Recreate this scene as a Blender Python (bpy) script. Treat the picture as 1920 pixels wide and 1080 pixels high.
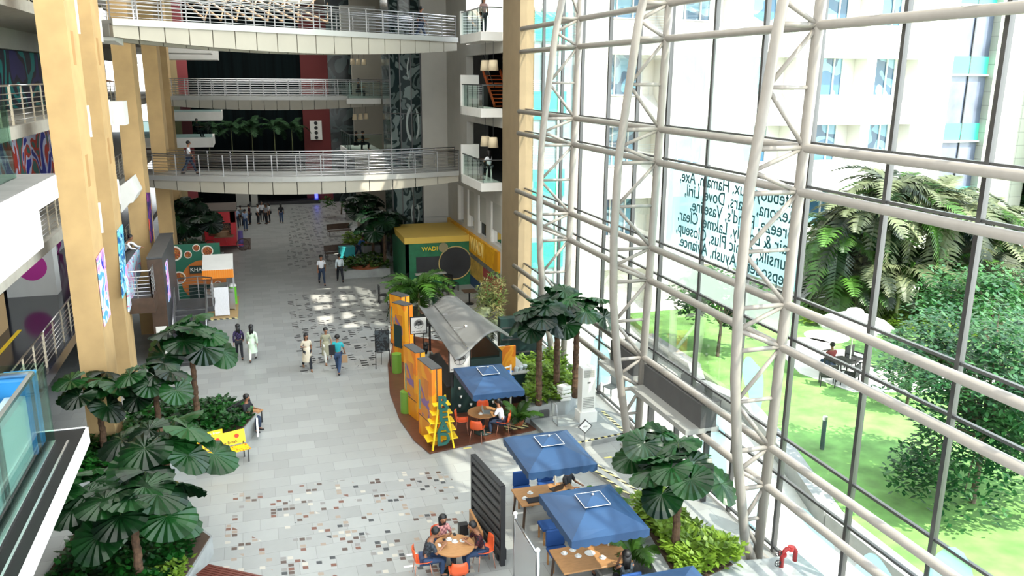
import bpy, bmesh, math, random
pi=math.pi
from mathutils import Vector, Matrix, Euler
random.seed(7)
for o in list(bpy.data.objects): bpy.data.objects.remove(o)
S=bpy.context.scene; COL=S.collection
# ------------------------------------------------------------ camera
f=1553.; H=11.8
def _n(a):
    l=math.sqrt(sum(x*x for x in a)); return [x/l for x in a]
def _c(a,b): return [a[1]*b[2]-a[2]*b[1],a[2]*b[0]-a[0]*b[2],a[0]*b[1]-a[1]*b[0]]
_q=(f*f+498*45)/397
EZ=_n((45,_q,f)); EY=_n((-498,397,-f)); EX=_c(EY,EZ)
cd=bpy.data.cameras.new('camera'); cam=bpy.data.objects.new('camera',cd); COL.objects.link(cam)
m=Matrix((EX,EY,EZ)).to_4x4(); m.translation=(0,0,H); cam.matrix_world=m
cd.lens=f/1920*36; cd.sensor_width=36; cd.clip_start=.1; cd.clip_end=600
S.camera=cam
# ------------------------------------------------------------ light
EXPOSURE=0.42
SUN_DIR=Vector((0.40,-0.62,0.95))      # towards the sun
SUN=9.0; SKY=2.1
w=bpy.data.worlds.new('world'); S.world=w; w.use_nodes=True
nt=w.node_tree; nt.nodes.clear()
o_=nt.nodes.new('ShaderNodeOutputWorld'); b_=nt.nodes.new('ShaderNodeBackground')
tc=nt.nodes.new('ShaderNodeTexCoord'); sx=nt.nodes.new('ShaderNodeSeparateXYZ'); rp=nt.nodes.new('ShaderNodeValToRGB')
nt.links.new(tc.outputs['Generated'],sx.inputs[0]); nt.links.new(sx.outputs['Z'],rp.inputs[0])
rp.color_ramp.elements[0].position=0.0; rp.color_ramp.elements[0].color=(.78,.80,.78,1)
rp.color_ramp.elements[1].position=.6; rp.color_ramp.elements[1].color=(.72,.84,1,1)
nt.links.new(rp.outputs[0],b_.inputs[0]); b_.inputs[1].default_value=SKY
dp=nt.nodes.new('ShaderNodeVectorMath'); dp.operation='DOT_PRODUCT'; dp.inputs[1].default_value=(.85,-.50,.1); nt.links.new(tc.outputs['Generated'],dp.inputs[0])
mr=nt.nodes.new('ShaderNodeMapRange'); mr.inputs[1].default_value=.1; mr.inputs[2].default_value=1.; mr.inputs[3].default_value=SKY; mr.inputs[4].default_value=SKY*3.4; nt.links.new(dp.outputs['Value'],mr.inputs[0]); nt.links.new(mr.outputs[0],b_.inputs[1])   # hazy sky brightens towards the sun
nt.links.new(b_.outputs[0],o_.inputs[0])
sd=bpy.data.lights.new('sun','SUN'); sd.energy=SUN; sd.angle=math.radians(.6); sd.color=(1,.93,.80)
so=bpy.data.objects.new('sun',sd); COL.objects.link(so)
so.rotation_euler=SUN_DIR.to_track_quat('Z','Y').to_euler(); so.location=(20,-20,40)
V=S.view_settings; V.view_transform='Standard'; V.look='None'; V.gamma=1; V.exposure=EXPOSURE; V.use_curve_mapping=False
# ------------------------------------------------------------ helpers
def ray(u,v):
    d=((u-960)/f,-(v-540)/f,-1.); return [sum(a*b for a,b in zip(d,e)) for e in (EX,EY,EZ)]
def Z(u,v,z=0): r=ray(u,v); t=(z-H)/r[2]; return Vector((r[0]*t,r[1]*t,z))       # point on a level
def Yp(u,v,y): r=ray(u,v); t=y/r[1]; return Vector((r[0]*t,y,H+r[2]*t))
def Xp(u,v,x): r=ray(u,v); t=x/r[0]; return Vector((x,r[1]*t,H+r[2]*t))
def hx(h):
    h=h.lstrip('#'); c=[int(h[i:i+2],16)/255 for i in (0,2,4)]
    return tuple(x/12.92 if x<=.04045 else ((x+.055)/1.055)**2.4 for x in c)+(1,)
_M={}
def mat(name,col,rough=.6,metal=0,nz=0,ns=3,bump=0,spec=.5,emit=0,trans=0,stretch=None,sheen=0):
    if name in _M: return _M[name]
    m=bpy.data.materials.new(name); m.use_nodes=True; n=m.node_tree.nodes; L=m.node_tree.links
    p=n['Principled BSDF']; c=hx(col) if isinstance(col,str) else tuple(col)+(1,)
    p.inputs['Roughness'].default_value=rough; p.inputs['Metallic'].default_value=metal
    p.inputs['Specular IOR Level'].default_value=spec; p.inputs['Base Color'].default_value=c
    if trans: p.inputs['Transmission Weight'].default_value=trans
    if emit: p.inputs['Emission Color'].default_value=c; p.inputs['Emission Strength'].default_value=emit
    if nz or bump:
        t=n.new('ShaderNodeTexCoord'); mp=n.new('ShaderNodeMapping'); x=n.new('ShaderNodeTexNoise'); x.inputs['Scale'].default_value=ns; x.inputs['Detail'].default_value=5
        if stretch: mp.inputs['Scale'].default_value=stretch
        L.new(t.outputs['Object'],mp.inputs[0]); L.new(mp.outputs[0],x.inputs[0])
        if nz:
            r=n.new('ShaderNodeValToRGB'); r.color_ramp.elements[0].position=.3; r.color_ramp.elements[1].position=.7
            r.color_ramp.elements[0].color=tuple(v*(1-nz) for v in c[:3])+(1,); r.color_ramp.elements[1].color=tuple(min(1,v*(1+nz)) for v in c[:3])+(1,)
            L.new(x.outputs[0],r.inputs[0]); L.new(r.outputs[0],p.inputs['Base Color'])
        if bump:
            b=n.new('ShaderNodeBump'); b.inputs['Strength'].default_value=bump; L.new(x.outputs[0],b.inputs['Height']); L.new(b.outputs[0],p.inputs['Normal'])
    _M[name]=m; return m
def glassmat(name,tint,gl=.12,film=0,filmcol=(.8,.93,.95)):
    if name in _M: return _M[name]
    m=bpy.data.materials.new(name); m.use_nodes=True; n=m.node_tree.nodes; L=m.node_tree.links; n.clear()
    o=n.new('ShaderNodeOutputMaterial'); t=n.new('ShaderNodeBsdfTransparent'); t.inputs[0].default_value=tuple(tint)+(1,)
    g=n.new('ShaderNodeBsdfGlossy'); g.inputs['Roughness'].default_value=.03; mx=n.new('ShaderNodeMixShader')
    fr=n.new('ShaderNodeFresnel'); fr.inputs[0].default_value=1.15; ad=n.new('ShaderNodeMath'); ad.operation='MULTIPLY'; ad.inputs[1].default_value=gl*5
    L.new(fr.outputs[0],ad.inputs[0]); L.new(ad.outputs[0],mx.inputs[0]); L.new(t.outputs[0],mx.inputs[1]); L.new(g.outputs[0],mx.inputs[2])
    last=mx.outputs[0]
    if film:
        tl=n.new('ShaderNodeBsdfTranslucent'); tl.inputs[0].default_value=tuple(filmcol)+(1,); m2=n.new('ShaderNodeMixShader'); m2.inputs[0].default_value=film
        L.new(last,m2.inputs[1]); L.new(tl.outputs[0],m2.inputs[2]); last=m2.outputs[0]
    L.new(last,o.inputs[0]); _M[name]=m; return m
def leafmat(name,c1,c2,tr=.25,rough=.45,ns=2.5):
    if name in _M: return _M[name]
    m=bpy.data.materials.new(name); m.use_nodes=True; n=m.node_tree.nodes; L=m.node_tree.links; n.clear()
    o=n.new('ShaderNodeOutputMaterial'); p=n.new('ShaderNodeBsdfPrincipled'); p.inputs['Roughness'].default_value=rough
    t=n.new('ShaderNodeBsdfTranslucent'); mx=n.new('ShaderNodeMixShader'); mx.inputs[0].default_value=tr
    g=n.new('ShaderNodeNewGeometry'); r=n.new('ShaderNodeValToRGB'); r.color_ramp.elements[0].color=hx(c1); r.color_ramp.elements[1].color=hx(c2)
    x=n.new('ShaderNodeTexNoise'); x.inputs['Scale'].default_value=ns; x.inputs['Detail'].default_value=3
    oi=n.new('ShaderNodeObjectInfo'); a=n.new('ShaderNodeMath'); a.operation='MULTIPLY_ADD'; a.inputs[1].default_value=.4; a.inputs[2].default_value=-.2
    a2=n.new('ShaderNodeMath'); a2.operation='ADD'; L.new(oi.outputs['Random'],a.inputs[0]); L.new(a.outputs[0],a2.inputs[0]); L.new(x.outputs[0],a2.inputs[1])
    L.new(g.outputs['Position'],x.inputs[0]); L.new(a2.outputs[0],r.inputs[0])
    r.color_ramp.elements[0].position=.3; r.color_ramp.elements[1].position=.72
    L.new(r.outputs[0],p.inputs['Base Color']); L.new(r.outputs[0],t.inputs[0]); L.new(p.outputs[0],mx.inputs[1]); L.new(t.outputs[0],mx.inputs[2]); L.new(mx.outputs[0],o.inputs[0])
    _M[name]=m; return m
class MB:
    def __init__(s): s.b=bmesh.new()
    def box(s,x0,x1,y0,y1,z0,z1,rot=0,mi=0):
        c=Vector(((x0+x1)/2,(y0+y1)/2,(z0+z1)/2)); R=Matrix.Rotation(rot,4,'Z')
        M=Matrix.Translation(c)@R@Matrix.Diagonal((abs(x1-x0),abs(y1-y0),abs(z1-z0),1))
        r=bmesh.ops.create_cube(s.b,size=1,matrix=M)
        if mi:
            for fc in {fc for v in r['verts'] for fc in v.link_faces}: fc.material_index=mi
        return s
    def bar(s,p,q,w,h=None):
        p=Vector(p); q=Vector(q); d=q-p; h=h or w
        M=Matrix.Translation((p+q)/2)@d.to_track_quat('Z','Y').to_matrix().to_4x4()@Matrix.Diagonal((w,h,d.length,1))
        bmesh.ops.create_cube(s.b,size=1,matrix=M); return s
    def cyl(s,p,q,r,r2=None,n=10):
        p=Vector(p); q=Vector(q); d=q-p
        M=Matrix.Translation((p+q)/2)@d.to_track_quat('Z','Y').to_matrix().to_4x4()
        bmesh.ops.create_cone(s.b,cap_ends=True,segments=n,radius1=r,radius2=r if r2 is None else r2,depth=d.length,matrix=M); return s
    def tube(s,pts,r,n=8):
        pts=[Vector(p) for p in pts]; rings=[]
        rr=r if isinstance(r,(list,tuple)) else [r]*len(pts)
        up=None
        for i,p in enumerate(pts):
            d=(pts[min(i+1,len(pts)-1)]-pts[max(i-1,0)]).normalized()
            a=d.orthogonal().normalized() if up is None else (up-d*up.dot(d)).normalized()
            up=a; b=d.cross(a)
            rings.append([s.b.verts.new(p+(a*math.cos(t)+b*math.sin(t))*rr[i]) for t in [2*math.pi*k/n for k in range(n)]])
        for A,B in zip(rings,rings[1:]):
            for k in range(n): s.b.faces.new((A[k],A[(k+1)%n],B[(k+1)%n],B[k]))
        s.b.faces.new(rings[0][::-1]); s.b.faces.new(rings[-1]); return s
    def lathe(s,prof,c=(0,0,0),n=20):
        c=Vector(c); rings=[[s.b.verts.new(c+Vector((r*math.cos(2*math.pi*k/n),r*math.sin(2*math.pi*k/n),z))) for k in range(n)] for r,z in prof]
        for A,B in zip(rings,rings[1:]):
            for k in range(n): s.b.faces.new((A[k],A[(k+1)%n],B[(k+1)%n],B[k]))
        if prof[0][0]>1e-4: s.b.faces.new(rings[0][::-1])
        if prof[-1][0]>1e-4: s.b.faces.new(rings[-1])
        return s
    def prism(s,poly,z0,z1):
        z0=z0 if isinstance(z0,(list,tuple)) else [z0]*len(poly); z1=z1 if isinstance(z1,(list,tuple)) else [z1]*len(poly)
        a=[s.b.verts.new((p[0],p[1],z)) for p,z in zip(poly,z0)]; b=[s.b.verts.new((p[0],p[1],z)) for p,z in zip(poly,z1)]
        n=len(poly); s.b.faces.new(a[::-1]); s.b.faces.new(b)
        for i in range(n): s.b.faces.new((a[i],a[(i+1)%n],b[(i+1)%n],b[i]))
        return s
    def hull(s,A,B):
        a=[s.b.verts.new(p) for p in A]; b=[s.b.verts.new(p) for p in B]; n=len(a)
        s.b.faces.new(a[::-1]); s.b.faces.new(b)
        for i in range(n): s.b.faces.new((a[i],a[(i+1)%n],b[(i+1)%n],b[i]))
        return s
    def quad(s,*ps):
        s.b.faces.new([s.b.verts.new(p) for p in ps]); return s
    def ball(s,c,r,sc=(1,1,1),n=12):
        bmesh.ops.create_uvsphere(s.b,u_segments=n,v_segments=max(6,n//2+2),radius=r,matrix=Matrix.Translation(c)@Matrix.Diagonal((*sc,1))); return s
    def xf(s,M): bmesh.ops.transform(s.b,matrix=M,verts=s.b.verts); return s
    def ring(s,c,r,t,M=None,n=32):
        M=M or Matrix.Identity(3); s.tube([Vector(c)+M@Vector((r*math.cos(2*pi*k/n),0,r*math.sin(2*pi*k/n))) for k in range(n+1)],t,6); return s
    def build(s,name,mats,parent=None,smooth=False,bevel=0,norm=True):
        if bevel:
            try: bmesh.ops.bevel(s.b,geom=list(s.b.edges),offset=bevel,segments=1,affect='EDGES',profile=.5)
            except Exception: pass
        if norm: bmesh.ops.recalc_face_normals(s.b,faces=s.b.faces)
        me=bpy.data.meshes.new(name); s.b.to_mesh(me); s.b.free()
        if not isinstance(mats,(list,tuple)): mats=[mats]
        for k in mats: me.materials.append(k)
        if smooth:
            for p in me.polygons: p.use_smooth=True
        o=bpy.data.objects.new(name,me); COL.objects.link(o)
        if parent: o.parent=parent
        return o
def tag(o,label,cat,group=None,kind=None):
    o['label']=label; o['category']=cat
    if group: o['group']=group
    if kind: o['kind']=kind
    return o
def struct(o,label=None,cat=None):
    o['kind']='structure'
    if label: o['label']=label
    if cat: o['category']=cat
    return o
def thing(name,label,cat,loc=(0,0,0),rz=0,group=None):
    o=bpy.data.objects.new(name,None); COL.objects.link(o); o.location=loc; o.rotation_euler=(0,0,rz); o.empty_display_size=.2
    return tag(o,label,cat,group)
def dup(root,loc=None,rz=None,label=None,group=None,scale=None):
    def cp(o,par):
        c=o.copy(); COL.objects.link(c)
        if par: c.parent=par
        for ch in o.children: cp(ch,c)
        return c
    r=cp(root,None)
    if loc is not None: r.location=loc
    if rz is not None: r.rotation_euler=(0,0,rz)
    if scale: r.scale=(scale,)*3
    if label: r['label']=label
    if group: r['group']=group
    return r
def textmesh(s,size=1,ext=.01,align='CENTER',bold=0):
    c=bpy.data.curves.new('t','FONT'); c.body=s; c.size=size; c.extrude=ext; c.align_x=align; c.align_y='CENTER'; c.offset=bold; c.resolution_u=3
    o=bpy.data.objects.new('t',c); COL.objects.link(o); bpy.context.view_layer.update()
    me=bpy.data.meshes.new_from_object(o.evaluated_get(bpy.context.evaluated_depsgraph_get())); bpy.data.objects.remove(o); return me
def frame(origin,xd,yd):
    xd=Vector(xd).normalized(); yd=Vector(yd).normalized(); z=xd.cross(yd)
    m=Matrix((xd,yd,z)).transposed().to_4x4(); m.translation=origin; return m
def text(name,s,size,origin,xd,yd,ma,parent=None,ext=.01,align='CENTER',bold=0):
    me=textmesh(s,size,ext,align,bold); me.transform(frame(origin,xd,yd)); me.materials.clear(); me.materials.append(ma)
    o=bpy.data.objects.new(name,me); COL.objects.link(o)
    if parent: o.parent=parent
    return o
pi=math.pi
# ------------------------------------------------------------ materials
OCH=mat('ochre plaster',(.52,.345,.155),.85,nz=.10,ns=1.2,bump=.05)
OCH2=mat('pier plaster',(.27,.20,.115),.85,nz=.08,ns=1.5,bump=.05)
WHT=mat('white paint',(.80,.79,.75),.7,nz=.03,ns=2)
GRY=mat('grey plaster',(.36,.36,.33),.8,nz=.06,ns=1)
LGRY=mat('pale grey plaster',(.50,.49,.45),.8,nz=.07,ns=.8)
DGR=mat('dark grey paint',(.07,.07,.07),.5,nz=.1)
BLK=mat('black paint',(.012,.012,.014),.45)
STEEL=mat('brushed steel',(.55,.55,.56),.28,1)
WST=mat('white painted steel',(.285,.26,.23),.4,nz=.05,ns=4)
MUL=mat('dark aluminium',(.10,.10,.10),.35,.6)
CLAD=mat('beige cladding',(.36,.335,.275),.55,nz=.05,ns=.7)
CURB=mat('silver edge trim',(.38,.38,.36),.4,.3)
CONC=mat('concrete',(.30,.31,.30),.8,nz=.15,ns=2,bump=.1)
MARB=mat('grey granite',(.34,.36,.36),.15,nz=.25,ns=3)
WOOD=mat('light oak',(.40,.20,.075),.45,nz=.15,ns=6,stretch=(1,8,1))
DECK=mat('dark timber decking',(.10,.036,.02),.35,nz=.35,ns=2.5,stretch=(.6,9,1))
BRN=mat('dark brown wood',(.07,.04,.025),.5,nz=.2)
ORG=mat('orange plastic',(.75,.11,.03),.4)
CHR=mat('pale chrome',(.7,.68,.66),.2,1)
GLS=glassmat('clear glass',(.93,.97,.96),.10)
GLG=glassmat('green tinted glass',(.80,.93,.88),.12)
GLD=glassmat('dark tinted glass',(.25,.36,.36),.2)
FILM=glassmat('frosted blue film',(.80,.95,.97),.1,.60,(.30,.47,.50))
FILM2=glassmat('pale frosted film',(.93,.97,.93),.1,.5,(.45,.50,.44))
BLUE=mat('navy blue canvas',(.014,.052,.13),.5,nz=.12,ns=1.5)
SEATB=mat('blue upholstery',(.01,.06,.22),.8)
YEL=mat('golden yellow laminate',(.85,.40,.02),.4)
ORGL=mat('orange laminate',(.85,.24,.01),.4)
BRT=mat('bright yellow paint',(.90,.62,.02),.4)
DKGRN=mat('dark green paint',(.008,.03,.026),.5)
SHADE=mat('cream lamp shade',(.75,.62,.42),.8)
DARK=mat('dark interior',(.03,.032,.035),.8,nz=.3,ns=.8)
SKIN=mat('brown skin',(.30,.135,.07),.55)
HAIR=mat('black hair',(.008,.007,.007),.5)
def paint(name,cols,ns=1.2,seed=0,rough=.5,dist=1.5):
    if name in _M: return _M[name]
    m=bpy.data.materials.new(name); m.use_nodes=True; n=m.node_tree.nodes; L=m.node_tree.links; p=n['Principled BSDF']; p.inputs['Roughness'].default_value=rough
    t=n.new('ShaderNodeTexCoord'); mp=n.new('ShaderNodeMapping'); mp.inputs['Location'].default_value=(seed,seed*2.3,seed*1.7); x=n.new('ShaderNodeTexNoise'); x.inputs['Scale'].default_value=ns; x.inputs['Detail'].default_value=1.5; x.inputs['Distortion'].default_value=dist
    r=n.new('ShaderNodeValToRGB'); r.color_ramp.interpolation='CONSTANT'; e=r.color_ramp.elements
    k=len(cols)
    for i,c in enumerate(cols):
        pos=.0 if i==0 else .34+.32*i/k
        if i<2: e[i].position=pos; e[i].color=hx(c)
        else: q=e.new(pos); q.color=hx(c)
    L.new(t.outputs['Object'],mp.inputs[0]); L.new(mp.outputs[0],x.inputs[0]); L.new(x.outputs[0],r.inputs[0]); L.new(r.outputs[0],p.inputs['Base Color']); _M[name]=m; return m
# floor -------------------------------------------------------
def floor_mat():
    m=bpy.data.materials.new('grey stone paving'); m.use_nodes=True; n=m.node_tree.nodes; L=m.node_tree.links; p=n['Principled BSDF']
    g=n.new('ShaderNodeNewGeometry'); sp=n.new('ShaderNodeSeparateXYZ'); L.new(g.outputs['Position'],sp.inputs[0]); X,Y=sp.outputs[0],sp.outputs[1]
    def M(op,a,b=None,c=None):
        q=n.new('ShaderNodeMath'); q.operation=op
        for i,v in enumerate((a,b,c)):
            if v is None: continue
            if isinstance(v,(int,float)): q.inputs[i].default_value=v
            else: L.new(v,q.inputs[i])
        return q.outputs[0]
    def inr(v,a,b): return M('MULTIPLY',M('GREATER_THAN',v,a),M('LESS_THAN',v,b))
    def cellnoise(cx,cy,s):
        c=n.new('ShaderNodeCombineXYZ'); L.new(M('FLOOR',cx),c.inputs[0]); L.new(M('FLOOR',cy),c.inputs[1]); c.inputs[2].default_value=s
        wn=n.new('ShaderNodeTexWhiteNoise'); wn.noise_dimensions='3D'; L.new(c.outputs[0],wn.inputs['Vector']); return wn.outputs['Value']
    def mix(fac,a,b):
        q=n.new('ShaderNodeMix'); q.data_type='RGBA'
        if isinstance(fac,(int,float)): q.inputs[0].default_value=fac
        else: L.new(fac,q.inputs[0])
        for i,v in ((6,a),(7,b)):
            if isinstance(v,tuple): q.inputs[i].default_value=v
            else: L.new(v,q.inputs[i])
        return q.outputs[2]
    # large slabs
    row=M('FLOOR',M('DIVIDE',Y,.6)); off=M('MULTIPLY',M('MODULO',row,2),.45)
    cx=M('DIVIDE',M('ADD',X,off),.9); cy=M('DIVIDE',Y,.6)
    w1=cellnoise(cx,cy,1.0)
    rp=n.new('ShaderNodeValToRGB'); rp.color_ramp.elements[0].position=.1; rp.color_ramp.elements[0].color=(.25,.255,.245,1); rp.color_ramp.elements[1].color=(.37,.38,.365,1)
    nz=n.new('ShaderNodeTexNoise'); nz.inputs['Scale'].default_value=1.6; nz.inputs['Detail'].default_value=8; nz.inputs['Roughness'].default_value=.7; L.new(g.outputs['Position'],nz.inputs[0])
    L.new(M('ADD',M('MULTIPLY',w1,.5),M('MULTIPLY',nz.outputs[0],.5)),rp.inputs[0])
    col=rp.outputs[0]
    fx=M('FRACT',cx); fy=M('FRACT',cy)
    jt=M('MAXIMUM',M('LESS_THAN',fx,.012),M('LESS_THAN',fy,.018))
    col=mix(M('MULTIPLY',jt,.6),col,(.13,.13,.125,1))
    # mosaic of small setts
    s=.17; w2=cellnoise(M('DIVIDE',X,s),M('DIVIDE',M('ADD',Y,M('MULTIPLY',X,.12)),s),2.0); w3=cellnoise(M('DIVIDE',X,s),M('DIVIDE',M('ADD',Y,M('MULTIPLY',X,.12)),s),5.0)
    fx2=M('FRACT',M('DIVIDE',X,s)); fy2=M('FRACT',M('DIVIDE',M('ADD',Y,M('MULTIPLY',X,.12)),s))
    inn=M('MULTIPLY',inr(fx2,.1,.9),inr(fy2,.1,.9))
    dn=M('SUBTRACT',M('FRACT',M('MULTIPLY',M('ADD',X,M('MULTIPLY',Y,.8)),.42)),.5)
    dens=M('ADD',.10,M('MULTIPLY',M('LESS_THAN',M('ABSOLUTE',dn),.2),.22))
    reg=M('MULTIPLY',inr(X,-2.3,6.0),inr(Y,12.,23.3))
    reg=M('MULTIPLY',reg,M('LESS_THAN',M('ABSOLUTE',M('SUBTRACT',X,M('ADD',1.6,M('MULTIPLY',M('SUBTRACT',Y,18),.08)))),3.2))
    mk=M('MULTIPLY',M('MULTIPLY',M('LESS_THAN',w2,dens),inn),reg)
    r2=n.new('ShaderNodeValToRGB'); r2.color_ramp.interpolation='CONSTANT'; cs=[(.09,.06,.05,1),(.05,.055,.06,1),(.22,.21,.20,1),(.30,.24,.19,1),(.16,.07,.05,1),(.45,.42,.36,1)]
    e=r2.color_ramp.elements; e[0].color=cs[0]; e[1].color=cs[1]; e[1].position=.18
    for i in range(2,6): q=e.new(i*.167); q.color=cs[i]
    L.new(w3,r2.inputs[0]); col=mix(mk,col,r2.outputs[0])
    # far diamonds of dark dashes
    gx=M('DIVIDE',X,.42); gy=M('DIVIDE',Y,.30); hx_=M('FRACT',gx); hy=M('FRACT',gy)
    d=M('MULTIPLY',inr(hx_,.15,.85),inr(hy,.25,.75))
    a1=M('LESS_THAN',M('ABSOLUTE',M('SUBTRACT',M('FRACT',M('DIVIDE',M('ADD',X,M('MULTIPLY',Y,.62)),1.35)),.5)),.15)
    a2=M('LESS_THAN',M('ABSOLUTE',M('SUBTRACT',M('FRACT',M('DIVIDE',M('SUBTRACT',X,M('MULTIPLY',Y,.62)),1.35)),.5)),.15)
    w4=cellnoise(gx,gy,9.0)
    rg=M('MULTIPLY',inr(X,1.3,8.0),inr(Y,33.2,80)); rg=M('MULTIPLY',rg,M('GREATER_THAN',X,M('ADD',.4,M('MULTIPLY',M('SUBTRACT',Y,33),.06))))
    rg=M('MULTIPLY',rg,M('SUBTRACT',1.0,inr(Y,46.5,53.)))
    mk2=M('MULTIPLY',M('MULTIPLY',M('MULTIPLY',d,M('MAXIMUM',a1,a2)),rg),M('LESS_THAN',w4,.72))
    col=mix(mk2,col,(.03,.03,.032,1))
    L.new(col,p.inputs['Base Color']); p.inputs['Roughness'].default_value=.38
    rr=n.new('ShaderNodeMapRange'); rr.inputs[3].default_value=.25; rr.inputs[4].default_value=.5; L.new(nz.outputs[0],rr.inputs[0]); L.new(rr.outputs[0],p.inputs['Roughness'])
    return m
struct(MB().box(-14,12.1,-4,95,-.3,0).build('floor',floor_mat()),'grey stone paved atrium floor with mosaic setts','floor')
# ------------------------------------------------------------ ceiling with an added sun opening and added diffusers
cb=MB()
for (x0,x1,y0,y1) in ((-14,12.6,38.,58),(-14,12.6,80,96),(-14,-4,58,80),(6,12.6,58,80),(-14,-8,-4,38),(9.4,12.6,-4,27),(9.4,10.3,27,38)): cb.box(x0,x1,y0,y1,18.2,18.6)
for k,(y,w_) in enumerate(((27.9,.5),(30.2,.9),(31.7,.35),(34.1,1.1),(36.3,.5))): cb.bar((10.2,y-.6+.4*k,18.4),(12.7,y+.9-.3*k,18.4),w_,.4)  # added bars across an unseen roof opening, shaping sun patches on the floor
cb.bar((11.2,27,18.4),(12.0,38,18.4),.35,.4)
def diffuser_mat():
    m=bpy.data.materials.new('added roof diffuser'); m.use_nodes=True; n=m.node_tree.nodes; L=m.node_tree.links; n.clear(); o=n.new('ShaderNodeOutputMaterial'); t=n.new('ShaderNodeBsdfTranslucent'); t.inputs[0].default_value=(.60,.585,.54,1); L.new(t.outputs[0],o.inputs[0]); return m  # added translucent roof panels, out of view, brighten near and far interior
struct(MB().quad((-8,-4,18.4),(9.4,-4,18.4),(9.4,38,18.4),(-8,38,18.4)).quad((-4,58,18.4),(6,58,18.4),(6,80,18.4),(-4,80,18.4)).build('ceiling_diffuser',diffuser_mat()),'added frosted roof panels, out of view, diffusing daylight into the atrium','ceiling')
struct(cb.build('ceiling',GRY),'grey roof slab with a ribbed skylight','ceiling')
# ------------------------------------------------------------ curtain wall
TZ=[2.05,3.08,5.65,6.69,9.34,10.33,12.96,13.95,16.6]
TY=[9,16,23,30,37]
def oX(z): return 11.58+.026*z
def iX(z):
    t=[(0,11.45),(.5,11.2),(3,10.75),(5,10.53),(7,10.46),(9.5,10.52),(11.3,10.73),(13.4,10.98),(16,11.5),(18,12.0)]
    for (a,b),(c,d) in zip(t,t[1:]):
        if a<=z<=c: return b+(d-b)*(z-a)/(c-a)
    return t[-1][1]
names={16:'nearest bowed white steel truss against the glass wall, in front of the reversed lettering',23:'middle bowed white steel truss of the glass wall, left of the reversed lettering',30:'farthest bowed white steel truss of the glass wall, beside the ochre pier',9:'bowed white steel truss at the near end of the glass wall'}
for Yt in (9,16,23,30):
    if Yt==9: continue
    t=thing('lattice_truss',names[Yt],'truss',(oX(0),Yt,0),group='bowed trusses of the glass wall')
    rel=lambda x,z:(x-oX(0),0,z)
    MB().tube([rel(oX(z),z) for z in (0,6,12,18.15)],.125,12).build('outer_chord',WST,t,True)
    MB().tube([rel(iX(z*.5),z*.5) for z in range(0,37)],.125,12).build('inner_chord',WST,t,True)
    MB().box(-.5,.3,-.25,.25,0,.04).build('base_plate',WST,t)
    for a in TZ[:-1]: MB().cyl(rel(iX(a),a),rel(oX(a),a),.06).build('strut',WST,t,True)
    ends=[0.3]+TZ
    for a,b in zip(ends,ends[1:]):
        mz=(a+b)/2
        if b-a>1.5:
            MB().cyl(rel(iX(mz),mz),rel(oX(mz),mz),.05).build('strut',WST,t,True)
        MB().cyl(rel(iX(mz),mz),rel(oX(a),a),.055).build('diagonal',WST,t,True)
        MB().cyl(rel(iX(mz),mz),rel(oX(b),b),.055).build('diagonal',WST,t,True)
ordn=['lowest','second','third','fourth','fifth','sixth','seventh','eighth','topmost']
for i,z in enumerate(TZ):
    o=MB().cyl((oX(z),3,z),(oX(z),37,z),.105,n=12).build('steel_transom',WST,None,True)
    tag(o,f'long white horizontal tube of the glass wall, {ordn[i]} counting up from the floor','transom','horizontal tubes of the glass wall')
GX=12.18
wn=1
zb=[0.05,2.05,3.08,5.65,6.69,9.34,10.33,12.96,13.95,16.6,18.2]
for i,(a,b) in enumerate(((2,9),(9,16),(16,23),(23,30),(30,37))):
    g=MB().quad((GX,a,0),(GX,b,0),(GX,b,18.2),(GX,a,18.2)).build(f'window_{wn}',GLS); wn+=1
    struct(g,['glass bay at the near right end','big glass bay showing the leafy garden tree','glass bay with the reversed lettering film','glass bay beside the tall indoor fan palms','last glass bay meeting the ochre pier'][i],'window')
    mm=MB()
    for k in range(3): mm.box(GX-.06,GX+.06,a+k*7/3-.05+(.18 if k==0 else 0),a+k*7/3+.05+(.18 if k==0 else 0),0,18.2)
    mm.build('mullion',MUL,g)
    hh=MB()
    for z in zb: hh.box(GX-.04,GX+.04,a,b,z+.06,z+.12)
    hh.build('glazing_bar',MUL,g)
    if i==2:
        yb=[16.22,18.33,20.66,22.9]
        fm=MB()
        for y0,y1 in zip(yb,yb[1:]): fm.quad((GX-.02,y0+.06,6.9),(GX-.02,y1-.06,6.9),(GX-.02,y1-.06,9.28),(GX-.02,y0+.06,9.28))
        fm.build('lettered_film',FILM,g)
        f2=MB()
        for y0,y1 in zip(yb,yb[1:]):
            f2.quad((GX-.02,y0+.06,9.5),(GX-.02,y1-.06,9.5),(GX-.02,y1-.06,12.9),(GX-.02,y0+.06,12.9)) if y0>18 else None
            f2.quad((GX-.02,y0+.06,5.8),(GX-.02,y1-.06,5.8),(GX-.02,y1-.06,6.6),(GX-.02,y0+.06,6.6))
        f2.build('plain_film',FILM2,g)
        TXT=mat('dark green lettering',(.02,.09,.10),.5)
        lines=['Lifebuoy, Lux, Hamam, Axe,','Rexona, Pears, Dove, Liril,','Breeze, Pond\'s, Vaseline,','Fair & Lovely, Lakme, Clear,','Sunsilk, Clinic Plus, Closeup,','Pepsodent, Ayush, Aviance.']
        for k,s_ in enumerate(lines):   # lettering faces the garden, so it reads backwards from inside
            text('lettering',s_,.50,(GX-.035,16.45,9.02-k*.385),(0,1,0),(0,0,1),TXT,g,.002,'LEFT',.004)
FB=mat('frosted sticker',(.55,.85,.90),.6)
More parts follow.
